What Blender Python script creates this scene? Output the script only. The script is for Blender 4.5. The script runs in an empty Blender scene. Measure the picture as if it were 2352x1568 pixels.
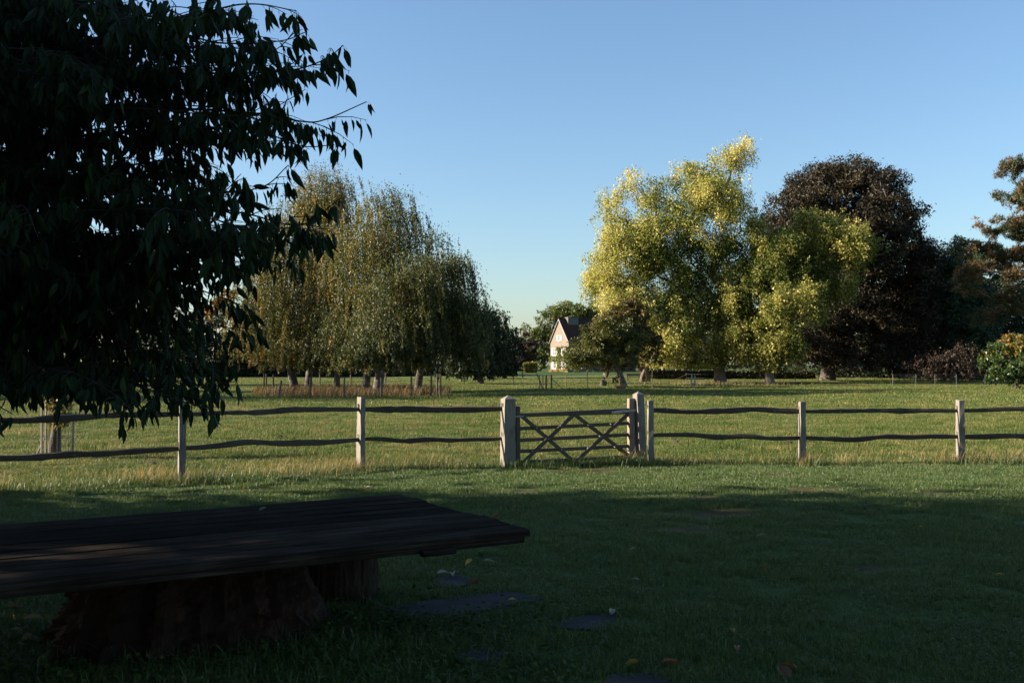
import bpy, math
import numpy as np
from mathutils import Vector, Matrix

sc = bpy.context.scene
COL = sc.collection
R = math.radians
# ------------------------------------------------------------------ camera
EYE, PITCH = 1.75, R(1.353)
cam_d = bpy.data.cameras.new('camera'); cam = bpy.data.objects.new('camera', cam_d); COL.objects.link(cam)
cam_d.lens, cam_d.sensor_width, cam_d.clip_start, cam_d.clip_end = 35.0, 36.0, 0.05, 6000
cam.location = (0, 0, EYE); cam.rotation_euler = (math.pi/2 + PITCH, 0, 0); sc.camera = cam
# ------------------------------------------------------------------ sky and sun
SUN_EL, SUN_AZ = R(20), R(-91)             # azimuth from +Y, clockwise: the sun stands at the left
w = bpy.data.worlds.new('World'); sc.world = w; w.use_nodes = True
nt = w.node_tree; bg = nt.nodes['Background']
sky = nt.nodes.new('ShaderNodeTexSky'); sky.sky_type = 'NISHITA'; sky.sun_disc = False
sky.sun_elevation, sky.sun_rotation = SUN_EL, SUN_AZ
sky.altitude, sky.air_density, sky.dust_density, sky.ozone_density = 0, 1.15, 0.9, 4.0
nt.links.new(sky.outputs[0], bg.inputs[0]); bg.inputs[1].default_value = 0.061
sun_d = bpy.data.lights.new('sun', 'SUN'); sun = bpy.data.objects.new('sun', sun_d); COL.objects.link(sun)
sun_d.energy, sun_d.angle, sun_d.color = 4.6, R(0.53), (1.0, 0.87, 0.70)
sdir = Vector((math.sin(SUN_AZ)*math.cos(SUN_EL), math.cos(SUN_AZ)*math.cos(SUN_EL), math.sin(SUN_EL)))
sun.rotation_euler = sdir.to_track_quat('Z', 'Y').to_euler()
vs = sc.view_settings
vs.view_transform, vs.look, vs.exposure, vs.gamma, vs.use_curve_mapping = 'Standard', 'None', 1.8, 1.0, False
sc.cycles.max_bounces, sc.cycles.diffuse_bounces, sc.cycles.transmission_bounces = 5, 3, 4
sc.cycles.transparent_max_bounces = 4

# ------------------------------------------------------------------ helpers: positions
FPX = 2352*35/36
def ray(px, py):
    xc, yc = (px-1176)/FPX, (784-py)/FPX
    return np.array([xc, math.cos(PITCH)-yc*math.sin(PITCH), math.sin(PITCH)+yc*math.cos(PITCH)])
def W(px, py, Y):                       # a point at depth Y on the sight line of a picture point
    d = ray(px, py); return d*(Y/d[1]) + np.array([0, 0, EYE])
def g(x, y):                            # ground height
    x = np.asarray(x, float); y = np.asarray(y, float)
    t = np.clip((y-95)/90, 0, 1); rise = 0.42*t*t*(3-2*t)
    far = np.clip((y-19)/12, 0, 1)
    und = 0.05*np.sin(x*0.21+y*0.13+1.3)*np.sin(y*0.17-x*0.05) + 0.03*np.sin(x*0.5-y*0.37)
    near = np.clip(1-np.abs(y-13)/7, 0, 1)
    ridge = 0.07*np.exp(-((y-12.2-0.05*np.sin(x*1.1))/0.45)**2)*np.clip((x-1.5)/1.5, 0, 1)*np.clip((6.5-x)/1.5, 0, 1)
    return rise + far*und + near*(0.012*np.sin(x*1.9+y*0.7)*np.sin(y*1.6)) + ridge
def GY(px, Y):
    x = (px-1176)/FPX*Y; return np.array([x, Y, float(g(x, Y))])
def GP(px, py):                         # where the sight line meets the ground
    d = ray(px, py); Y = EYE/max(-d[2]/d[1], 1e-3)
    for _ in range(6):
        x = d[0]/d[1]*Y; Y = (EYE-float(g(x, Y)))/max(-d[2]/d[1], 1e-3)
    return np.array([d[0]/d[1]*Y, Y, float(g(d[0]/d[1]*Y, Y))])

# ------------------------------------------------------------------ helpers: meshes
def fast_mesh(name, verts, faces, tint=None, smooth=False, attrs=None):
    verts = np.ascontiguousarray(verts, np.float32); me = bpy.data.meshes.new(name)
    fl = faces if isinstance(faces, list) and np.ndim(faces[0]) == 2 else [faces]
    fl = [np.asarray(f, np.int32) for f in fl if len(f)]
    me.vertices.add(len(verts)); me.vertices.foreach_set('co', verts.ravel())
    idx = np.concatenate([f.ravel() for f in fl]); tot = np.concatenate([np.full(len(f), f.shape[1], np.int32) for f in fl])
    st = np.concatenate([[0], np.cumsum(tot)[:-1]]).astype(np.int32)
    me.loops.add(len(idx)); me.loops.foreach_set('vertex_index', idx)
    me.polygons.add(len(tot)); me.polygons.foreach_set('loop_start', st); me.polygons.foreach_set('loop_total', tot)
    me.polygons.foreach_set('use_smooth', np.full(len(tot), bool(smooth)))
    a = dict(attrs or {})
    if tint is not None: a['tint'] = tint
    for k, v in a.items():
        at = me.attributes.new(k, 'FLOAT', 'POINT'); at.data.foreach_set('value', np.ascontiguousarray(v, np.float32))
    me.update(calc_edges=True)
    return me
class Geo:                              # collects pieces of ONE part
    def __init__(s): s.v, s.f4, s.f3, s.n, s.t = [], [], [], 0, []
    def add(s, v, f, tint=0.5):
        f = np.asarray(f, np.int64) + s.n; v = np.asarray(v, float)
        (s.f4 if f.shape[1] == 4 else s.f3).append(f); s.v.append(v); s.n += len(v); s.t.append(np.full(len(v), tint) if np.isscalar(tint) else np.asarray(tint))
    def mesh(s, name, smooth=False):
        fs = [np.concatenate(x) for x in (s.f4, s.f3) if x]
        return fast_mesh(name, np.concatenate(s.v), fs, tint=np.concatenate(s.t), smooth=smooth)
def link(name, me, mat=None, parent=None, loc=None):
    o = bpy.data.objects.new(name, me); COL.objects.link(o)
    if mat is not None and me is not None and len(me.materials) == 0: me.materials.append(mat)
    if parent is not None: o.parent = parent
    if loc is not None: o.location = tuple(loc)
    return o
def tag(o, label=None, cat=None, group=None, kind=None):
    if label: o['label'] = label
    if cat: o['category'] = cat
    if group: o['group'] = group
    if kind: o['kind'] = kind
    return o
def thing(name, label, cat, loc=(0, 0, 0), group=None, rz=0.0):
    o = bpy.data.objects.new(name, None); COL.objects.link(o); o.location = tuple(loc); o.rotation_euler = (0, 0, rz)
    o.empty_display_size = 0.2
    return tag(o, label, cat, group)
BOXF = [[0, 3, 2, 1], [4, 5, 6, 7], [0, 1, 5, 4], [1, 2, 6, 5], [2, 3, 7, 6], [3, 0, 4, 7]]
def box_v(x0, x1, y0, y1, z0, z1):
    return np.array([[x0, y0, z0], [x1, y0, z0], [x1, y1, z0], [x0, y1, z0], [x0, y0, z1], [x1, y0, z1], [x1, y1, z1], [x0, y1, z1]], float)
def box_mesh(name, x0, x1, y0, y1, z0, z1, bevel=0.0):
    me = fast_mesh(name, box_v(x0, x1, y0, y1, z0, z1), BOXF)
    if bevel: bevel_mesh(me, bevel)
    return me
import bmesh
def bevel_mesh(me, amt, seg=1):
    bm = bmesh.new(); bm.from_mesh(me)
    bmesh.ops.bevel(bm, geom=list(bm.edges), offset=amt, segments=seg, affect='EDGES', profile=0.6)
    bm.to_mesh(me); bm.free()
def frames(d):
    d = d/np.maximum(np.linalg.norm(d, axis=-1, keepdims=True), 1e-9)
    up = np.where(np.abs(d[..., 2:3]) > 0.95, np.array([1., 0, 0]), np.array([0, 0, 1.]))
    s = np.cross(d, up); s /= np.maximum(np.linalg.norm(s, axis=-1, keepdims=True), 1e-9)
    return d, s, np.cross(s, d)
def frusta(P0, P1, R0, R1, sides=5):
    P0, P1 = np.asarray(P0, float), np.asarray(P1, float); E = len(P0)
    _, s, u = frames(P1-P0); a = np.arange(sides)*2*math.pi/sides
    ring = s[:, None, :]*np.cos(a)[None, :, None] + u[:, None, :]*np.sin(a)[None, :, None]
    v = np.stack([P0[:, None, :]+ring*np.asarray(R0)[:, None, None], P1[:, None, :]+ring*np.asarray(R1)[:, None, None]], 1).reshape(-1, 3)
    b = (np.arange(E)*2*sides)[:, None]; i = np.arange(sides)[None, :]; j = (i+1) % sides
    return v, np.stack([b+i, b+j, b+sides+j, b+sides+i], -1).reshape(-1, 4)
def tube(P, rad, sides=6, cap=True):
    P = np.asarray(P, float); n = len(P); rad = np.broadcast_to(np.asarray(rad, float), (n,))
    d = np.gradient(P, axis=0); _, s, u = frames(d); a = np.arange(sides)*2*math.pi/sides
    v = P[:, None, :] + (s[:, None, :]*np.cos(a)[None, :, None]+u[:, None, :]*np.sin(a)[None, :, None])*rad[:, None, None]
    i = np.arange(sides); j = (i+1) % sides; k = (np.arange(n-1)*sides)[:, None]
    f = np.stack([k+i, k+j, k+sides+j, k+sides+i], -1).reshape(-1, 4)
    v = v.reshape(-1, 3)
    if cap:
        v = np.concatenate([v, P[:1], P[-1:]]); c0, c1 = n*sides, n*sides+1; e = (n-1)*sides
        f = np.concatenate([f, np.stack([np.full(sides, c0), j, i, i], -1)[:, :4], np.stack([np.full(sides, c1), e+i, e+j, e+j], -1)])
    return v, f
def tube_geo(geo, P, rad, sides=6, tint=0.5):
    v, f = tube(P, rad, sides, cap=False); geo.add(v, f, tint)
def smooth_line(P, n):
    P = np.asarray(P, float); m = len(P); Q = np.concatenate([[2*P[0]-P[1]], P, [2*P[-1]-P[-2]]])
    t = np.linspace(0, m-1-1e-6, n); i = t.astype(int); u = (t-i)[:, None]
    a, b, c, d = Q[i], Q[i+1], Q[i+2], Q[i+3]
    return 0.5*((2*b)+(-a+c)*u+(2*a-5*b+4*c-d)*u*u+(-a+3*b-3*c+d)*u**3)
def unit(v): return v/np.maximum(np.linalg.norm(v, axis=-1, keepdims=True), 1e-9)
def place(tv, tf, pos, A, S, size):
    """copies of a leaf template: along A, across S, normal AxS"""
    N = np.cross(A, S); size = np.asarray(size)
    v = pos[:, None, :] + size[:, None, None]*(tv[None, :, 0:1]*A[:, None, :]+tv[None, :, 1:2]*S[:, None, :]+tv[None, :, 2:3]*N[:, None, :])
    k = len(tv); off = (np.arange(len(pos))*k)[:, None, None]
    return v.reshape(-1, 3), [(off+np.asarray(f)[None]).reshape(-1, np.asarray(f).shape[1]) for f in tf]
LEAF4 = np.array([[0, 0, 0], [.45, .34, .06], [1, 0, 0], [.45, -.34, .06]]); LEAF4F = [np.array([[0, 1, 2, 3]])]

LEAF3 = np.array([[0, .3, 0], [0, -.3, .04], [1.05, 0, 0]]); LEAF3F = [np.array([[0, 1, 2]])]

# ------------------------------------------------------------------ helpers: materials
def new_mat(name):
    m = bpy.data.materials.new(name); m.use_nodes = True; t = m.node_tree
    return m, t, t.nodes['Principled BSDF'], t.nodes['Material Output']
def nd(t, typ, **k):
    n = t.nodes.new(typ)
    for a, b in k.items(): setattr(n, a, b)
    return n
def ramp(t, fac, stops):
    r = nd(t, 'ShaderNodeValToRGB'); e = r.color_ramp.elements
    while len(e) < len(stops): e.new(0.5)
    for i, (p, c) in enumerate(stops): e[i].position = p; e[i].color = (*c, 1)
    t.links.new(fac, r.inputs[0]); return r.outputs[0]
def noise(t, scale, vec=None, detail=4, rough=0.6, stretch=None):
    n = nd(t, 'ShaderNodeTexNoise'); n.inputs['Scale'].default_value = scale; n.inputs['Detail'].default_value = detail; n.inputs['Roughness'].default_value = rough
    if vec is not None:
        if stretch:
            mp = nd(t, 'ShaderNodeMapping'); mp.inputs['Scale'].default_value = stretch; t.links.new(vec, mp.inputs[0]); vec = mp.outputs[0]
        t.links.new(vec, n.inputs['Vector'])
    return n.outputs['Fac']
def mixc(t, fac, a, b, mode='MIX'):
    m = nd(t, 'ShaderNodeMix', data_type='RGBA', blend_type=mode)
    ins = [i for i in m.inputs if i.enabled]
    for sock, v in zip(ins, (fac, a, b)):
        if isinstance(v, (int, float)): sock.default_value = v
        elif isinstance(v, tuple): sock.default_value = (*v, 1)
        else: t.links.new(v, sock)
    return [o for o in m.outputs if o.enabled][0]
def coord(t, kind='Object'): return nd(t, 'ShaderNodeTexCoord').outputs[kind]
def bump(t, h, p, strength=0.5, dist=0.02):
    b = nd(t, 'ShaderNodeBump'); b.inputs['Strength'].default_value = strength; b.inputs['Distance'].default_value = dist
    t.links.new(h, b.inputs['Height']); t.links.new(b.outputs[0], p.inputs['Normal'])
def grain_mat(name, stops, scale=3, stretch=(6, 6, 1), rough=0.85, bstr=0.6, bdist=0.01, lichen=None, coords='Object', spec=0.25, vary=0.0):
    m, t, p, o = new_mat(name); c = coord(t, coords)
    a = noise(t, scale, c, 6, 0.65, stretch); b = noise(t, scale*0.35, c, 3)
    f = mixc(t, 0.4, a, b); col = ramp(t, f, stops)
    if lichen:
        l = noise(t, lichen[1], c, 5, 0.7); th = ramp(t, l, [(lichen[2], (0, 0, 0)), (lichen[2]+0.05, (1, 1, 1))]); col = mixc(t, th, col, lichen[0])
    if vary:
        oi = nd(t, 'ShaderNodeObjectInfo'); mr = nd(t, 'ShaderNodeMapRange'); t.links.new(oi.outputs['Random'], mr.inputs[0]); mr.inputs[3].default_value = 1-vary; mr.inputs[4].default_value = 1+vary
        vm = nd(t, 'ShaderNodeVectorMath', operation='SCALE'); t.links.new(col, vm.inputs[0]); t.links.new(mr.outputs[0], vm.inputs['Scale']); col = vm.outputs[0]
    t.links.new(col, p.inputs['Base Color']); p.inputs['Roughness'].default_value = rough; p.inputs['Specular IOR Level'].default_value = spec
    bump(t, a, p, bstr, bdist); return m
def leaf_mat(name, stops, transl=0.35, rough=0.5, spec=0.3, tcol=1.15):
    m, t, p, o = new_mat(name); a = nd(t, 'ShaderNodeAttribute', attribute_name='tint')
    col = ramp(t, a.outputs['Fac'], stops); t.links.new(col, p.inputs['Base Color'])
    p.inputs['Roughness'].default_value = rough; p.inputs['Specular IOR Level'].default_value = spec
    tr = nd(t, 'ShaderNodeBsdfTranslucent'); t.links.new(mixc(t, 1.0, col, (tcol, tcol, tcol*0.6), 'MULTIPLY'), tr.inputs[0])
    mx = nd(t, 'ShaderNodeMixShader'); mx.inputs[0].default_value = transl
    t.links.new(p.outputs[0], mx.inputs[1]); t.links.new(tr.outputs[0], mx.inputs[2]); t.links.new(mx.outputs[0], o.inputs[0]); return m
def plain_mat(name, c, rough=0.6, metal=0.0, spec=0.3, var=0.15, scale=8):
    m, t, p, o = new_mat(name); n = noise(t, scale, coord(t), 4)
    col = ramp(t, n, [(0.25, tuple(x*(1-var) for x in c)), (0.75, tuple(min(1, x*(1+var)) for x in c))])
    t.links.new(col, p.inputs['Base Color']); p.inputs['Roughness'].default_value = rough; p.inputs['Metallic'].default_value = metal; p.inputs['Specular IOR Level'].default_value = spec
    return m

M = {}
M['post'] = grain_mat('weathered_oak_post', [(0.3, (.07, .06, .048)), (0.5, (.19, .168, .14)), (0.75, (.31, .28, .24))], 7, (7, 7, .6), bdist=0.006)
M['rail'] = grain_mat('cleft_oak_rail', [(0.3, (.035, .027, .02)), (0.7, (.10, .08, .062))], 6, (1, 7, 7), lichen=((.30, .30, .25), 9, 0.66))
M['gate'] = grain_mat('gate_timber', [(0.3, (.055, .042, .03)), (0.7, (.13, .10, .072))], 7, (.8, 7, 7), bdist=0.004)
M['stile'] = grain_mat('gate_stile_timber', [(0.3, (.14, .11, .085)), (0.7, (.30, .25, .2))], 7, (7, 7, .8), bdist=0.004)
M['iron'] = plain_mat('galvanised_iron', (.30, .31, .32), .45, .7)
M['slot'] = plain_mat('mortise_shadow_wood', (.03, .024, .02), .9)  # dark colour painted for the shade inside the mortise gaps
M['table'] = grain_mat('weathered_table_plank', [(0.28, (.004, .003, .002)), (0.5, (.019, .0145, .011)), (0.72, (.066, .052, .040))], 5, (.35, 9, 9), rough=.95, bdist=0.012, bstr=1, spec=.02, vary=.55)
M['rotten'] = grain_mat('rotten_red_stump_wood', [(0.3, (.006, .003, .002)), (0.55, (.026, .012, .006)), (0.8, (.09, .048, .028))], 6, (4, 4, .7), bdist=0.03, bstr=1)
M['bark'] = grain_mat('grey_brown_bark', [(0.3, (.035, .028, .022)), (0.7, (.14, .115, .09))], 5, (3, 3, .7), bdist=0.03, bstr=1)
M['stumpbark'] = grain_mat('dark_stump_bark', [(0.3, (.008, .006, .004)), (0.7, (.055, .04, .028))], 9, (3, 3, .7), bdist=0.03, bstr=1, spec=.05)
M['palebark'] = grain_mat('pale_maple_bark', [(0.3, (.07, .055, .04)), (0.7, (.22, .175, .13))], 2.2, (2, 2, .6), bdist=0.04, bstr=1)
M['birchbark'] = grain_mat('birch_bark', [(0.38, (.022, .018, .015)), (0.52, (.09, .075, .06)), (0.72, (.40, .37, .33))], 2.0, (1.2, 1.2, 2.0), bdist=0.03, bstr=1)
M['pinebark'] = grain_mat('pine_bark', [(0.3, (.10, .06, .04)), (0.7, (.28, .18, .12))], 3, (2, 2, .7), bdist=0.03)
M['darkbark'] = grain_mat('dark_twig_bark', [(0.3, (.02, .016, .012)), (0.7, (.06, .048, .036))], 12, (3, 3, 3))
M['cherry'] = leaf_mat('cherry_leaf', [(0, (.010, .020, .006)), (.6, (.016, .034, .009)), (1, (.035, .055, .012))], .18, .55, .15)
M['birch'] = leaf_mat('birch_leaf', [(0, (.032, .045, .014)), (.4, (.085, .09, .023)), (.78, (.20, .17, .045)), (1, (.30, .16, .04))], .30, .5)
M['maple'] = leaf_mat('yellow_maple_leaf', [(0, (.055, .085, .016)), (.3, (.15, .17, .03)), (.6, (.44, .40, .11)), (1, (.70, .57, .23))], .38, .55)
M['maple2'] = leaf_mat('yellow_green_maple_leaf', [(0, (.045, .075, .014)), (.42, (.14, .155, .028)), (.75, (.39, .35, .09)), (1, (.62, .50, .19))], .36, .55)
M['beech'] = leaf_mat('copper_beech_leaf', [(0, (.011, .009, .005)), (.6, (.031, .024, .012)), (1, (.064, .047, .020))], .18, .55)
M['oak'] = leaf_mat('oak_leaf', [(0, (.04, .066, .02)), (.6, (.095, .12, .032)), (1, (.17, .15, .04))], .28, .55)
M['olive'] = leaf_mat('olive_brown_leaf', [(0, (.045, .05, .014)), (.6, (.11, .09, .025)), (1, (.17, .10, .03))], .28, .55)
M['apple'] = leaf_mat('apple_leaf', [(0, (.038, .05, .012)), (.6, (.085, .095, .022)), (1, (.19, .15, .032))], .28, .5)
M['dark'] = leaf_mat('dark_evergreen_leaf', [(0, (.012, .022, .010)), (.6, (.026, .040, .017)), (1, (.042, .052, .02))], .2, .55)
M['conifer'] = leaf_mat('blue_green_conifer_needle', [(0, (.018, .042, .026)), (.6, (.036, .07, .038)), (1, (.07, .105, .05))], .18, .55)
M['pine'] = leaf_mat('pine_needle', [(0, (.026, .045, .018)), (.45, (.048, .066, .026)), (.6, (.085, .058, .026)), (1, (.17, .10, .045))], .2, .55)
M['russet'] = leaf_mat('russet_leaf', [(0, (.10, .05, .015)), (.5, (.22, .10, .022)), (1, (.32, .17, .03))], .3, .55)
M['plum'] = leaf_mat('plum_leaf', [(0, (.03, .012, .014)), (1, (.11, .03, .034))], .25, .55)
M['brownshrub'] = leaf_mat('brown_shrub_leaf', [(0, (.025, .018, .013)), (1, (.075, .05, .033))], .25, .6)
M['bush'] = leaf_mat('laurel_bush_leaf', [(0, (.02, .05, .014)), (.5, (.06, .095, .02)), (.8, (.15, .13, .025)), (1, (.28, .14, .03))], .25, .4, .45)
M['hedge'] = leaf_mat('hedge_leaf', [(0, (.03, .032, .012)), (.6, (.06, .055, .02)), (1, (.11, .085, .035))], .2, .6)
M['ivy'] = leaf_mat('ivy_leaf', [(0, (.04, .07, .014)), (.5, (.12, .13, .025)), (.8, (.28, .20, .05)), (1, (.30, .12, .05))], .25, .5)
M['brick'] = grain_mat('pale_brick_wall', [(0.3, (.15, .115, .09)), (0.7, (.21, .168, .136))], 2.5, (1, 1, 3), bdist=0.01)
M['roof'] = grain_mat('dark_red_roof_tile', [(0.3, (.03, .014, .011)), (0.7, (.062, .028, .021))], 2.5, (1, 1, 4), bdist=0.03)
M['white'] = plain_mat('white_painted_wood', (.42, .41, .38), .5)
M['glass'] = plain_mat('dark_window_glass', (.05, .06, .07), .08, spec=.6)
M['slate'] = plain_mat('chimney_grey_render', (.12, .12, .11), .85)
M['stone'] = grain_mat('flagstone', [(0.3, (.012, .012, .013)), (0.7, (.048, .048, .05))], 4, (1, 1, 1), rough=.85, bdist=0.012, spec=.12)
M['soil'] = grain_mat('molehill_soil', [(0.3, (.025, .018, .012)), (0.7, (.075, .054, .036))], 9, (1, 1, 1), bdist=0.03, bstr=1)
M['terracotta'] = plain_mat('terracotta', (.32, .16, .09), .8)
M['wire'] = plain_mat('fence_wire', (.09, .088, .085), .5, .6)
M['rust'] = plain_mat('rusty_steel_stake', (.12, .085, .06), .7)
M['stake'] = grain_mat('softwood_stake', [(0.3, (.055, .042, .032)), (0.7, (.15, .115, .085))], 6, (6, 6, 1), bdist=0.006)
M['palestake'] = grain_mat('pale_stake', [(0.3, (.20, .18, .15)), (0.7, (.32, .29, .25))], 6, (6, 6, 1), bdist=0.006)
def fallen_mat(name, c): return leaf_mat(name, [(0, tuple(x*.75 for x in c)), (1, c)], .2, .6)
M['fallY'] = fallen_mat('yellow_fallen_leaf', (.36, .24, .035)); M['fallB'] = fallen_mat('brown_fallen_leaf', (.22, .10, .045)); M['fallP'] = fallen_mat('pale_fallen_leaf', (.30, .27, .20))

# fence line (also divides lawn from meadow)
FENCE = np.array([[-10.2, 12.6], [-7.45, 13.55], [-4.96, 15.0], [-2.53, 16.7], [-0.08, 17.1], [2.31, 17.75], [2.40, 17.4], [5.1, 17.55], [8.0, 17.8], [10.9, 18.1], [14, 18.3]])
def fence_y(x): return np.interp(x, [-60, *FENCE[:5, 0], 2.35, *FENCE[7:, 0], 60], [8, *FENCE[:5, 1], 17.5, *FENCE[7:, 1], 19])

# ------------------------------------------------------------------ ground
def grade(a, b, near, n, pw):
    t = np.linspace(-1, 1, n); return None
ys = np.concatenate([np.linspace(-60, 2, 30)[:-1], np.arange(2, 24, .22), np.geomspace(24, 3500, 150)])
xs_h = np.concatenate([np.arange(0, 16, .3), np.geomspace(16, 2200, 60)]); xs = np.concatenate([-xs_h[:0:-1], xs_h])
GXX, GYY = np.meshgrid(xs, ys); gz = g(GXX, GYY)
gv = np.stack([GXX, GYY, gz], -1).reshape(-1, 3); nx, ny = len(xs), len(ys)
i, j = np.meshgrid(np.arange(nx-1), np.arange(ny-1)); q = (j*nx+i).ravel()
gf = np.stack([q, q+1, q+nx+1, q+nx], -1)
fy = fence_y(gv[:, 0]); zone = np.clip((gv[:, 1]-fy+0.25)/0.5, 0, 1)*np.clip((150-gv[:, 1])/8, 0, 1)
bee = GY(1930, 90); lit1 = np.exp(-(((gv[:, 0]-bee[0]+2)/11)**2+((gv[:, 1]-bee[1]-6)/11)**2))
rb = np.random.default_rng(17); BARE = np.stack([rb.uniform(-6, 8, 16), rb.uniform(10.5, 16.3, 16), rb.uniform(.14, .34, 16)], -1); BARE = np.concatenate([BARE, [[1.2, 16.6, .5], [4.2, 14.0, .3], [3.0, 8.6, .22]]])
for bx_, by_, br_ in BARE: lit1 = np.maximum(lit1, .7*np.exp(-(((gv[:, 0]-bx_)/(br_*1.6))**2+((gv[:, 1]-by_)/br_)**2)))
gm, t, p, o = new_mat('ground_grass'); c = coord(t, 'Object')
za = nd(t, 'ShaderNodeAttribute', attribute_name='zone'); la = nd(t, 'ShaderNodeAttribute', attribute_name='litter')
n1 = noise(t, .35, c, 6, .7); n2 = noise(t, 2.6, c, 6, .75); n3 = noise(t, 22, c, 4, .7)
mea = ramp(t, mixc(t, .5, n1, n2), [(.36, (.045, .075, .015)), (.50, (.095, .115, .028)), (.60, (.195, .17, .062)), (.72, (.29, .23, .10))])
law = ramp(t, mixc(t, .55, n2, n3), [(.3, (.028, .052, .014)), (.55, (.05, .085, .022)), (.75, (.085, .115, .034))])
colr = mixc(t, za.outputs['Fac'], law, mea)
colr = mixc(t, la.outputs['Fac'], colr, ramp(t, n2, [(.35, (.035, .024, .015)), (.65, (.13, .075, .04))]))
t.links.new(colr, p.inputs['Base Color']); p.inputs['Roughness'].default_value = .95; p.inputs['Specular IOR Level'].default_value = .1
bump(t, mixc(t, .5, n2, n3), p, .8, .08)
ground = link('ground', fast_mesh('ground', gv, gf, smooth=True, attrs={'zone': zone, 'litter': np.clip(lit1*1.3, 0, .95)}), gm); ground['kind'] = 'structure'

# ------------------------------------------------------------------ trees
def tree_skeleton(trunk, targets, rng, bow=0.12):
    nodes = [np.array(q, float) for q in trunk]; par = [-1]+list(range(len(trunk)-1)); ends = []
    T = np.asarray(targets); order = np.argsort(np.min(np.linalg.norm(T[:, None, :]-np.asarray(trunk)[None], axis=2), axis=1))
    first = 1 if len(trunk) > 3 else 0
    for k in order:
        tt = T[k]; N = np.asarray(nodes); d = np.linalg.norm(N-tt, axis=1)
        cost = d + np.where(N[:, 2] > tt[2]+0.15*d, 0.9*d, 0) + 0.02*d.max(); cost[:first] += 1e3
        b = int(np.argmin(cost)); p0 = nodes[b]; L = d[b]; prev = b; m = 3 if L > 0.8 else 2
        for s in range(1, m+1):
            u = s/m; q = p0*(1-u)+tt*u + np.array([0, 0, bow*L*math.sin(math.pi*u)])
            if s < m: q = q + rng.normal(0, .05*L, 3)
            nodes.append(q); par.append(prev); prev = len(nodes)-1
        ends.append(prev)
    cnt = np.zeros(len(nodes))
    for e in ends:
        while e >= 0: cnt[e] += 1; e = par[e]
    return np.asarray(nodes), np.asarray(par), cnt
def lobe_points(rng, lobes, n, Y, shell=0.45, deep=0.85):
    vol = np.array([l[2]*l[3]*min(l[2], l[3]*1.4) for l in lobes], float)**0.75; pick = rng.choice(len(lobes), n, p=vol/vol.sum()); out = []
    for k in pick:
        cx, cy, rx, ry = lobes[k][:4]; dy = lobes[k][4] if len(lobes[k]) > 4 else 0.0
        c0 = W(cx, cy, Y+dy); s = (Y+dy)/FPX; v = rng.normal(size=3); v /= np.linalg.norm(v)
        r = (shell**3+rng.random()*(1-shell**3))**(1/3)
        out.append(c0+v*r*np.array([rx*s, min(rx*s, ry*s*1.2)*deep, ry*s]))
    return np.asarray(out), pick
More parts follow.
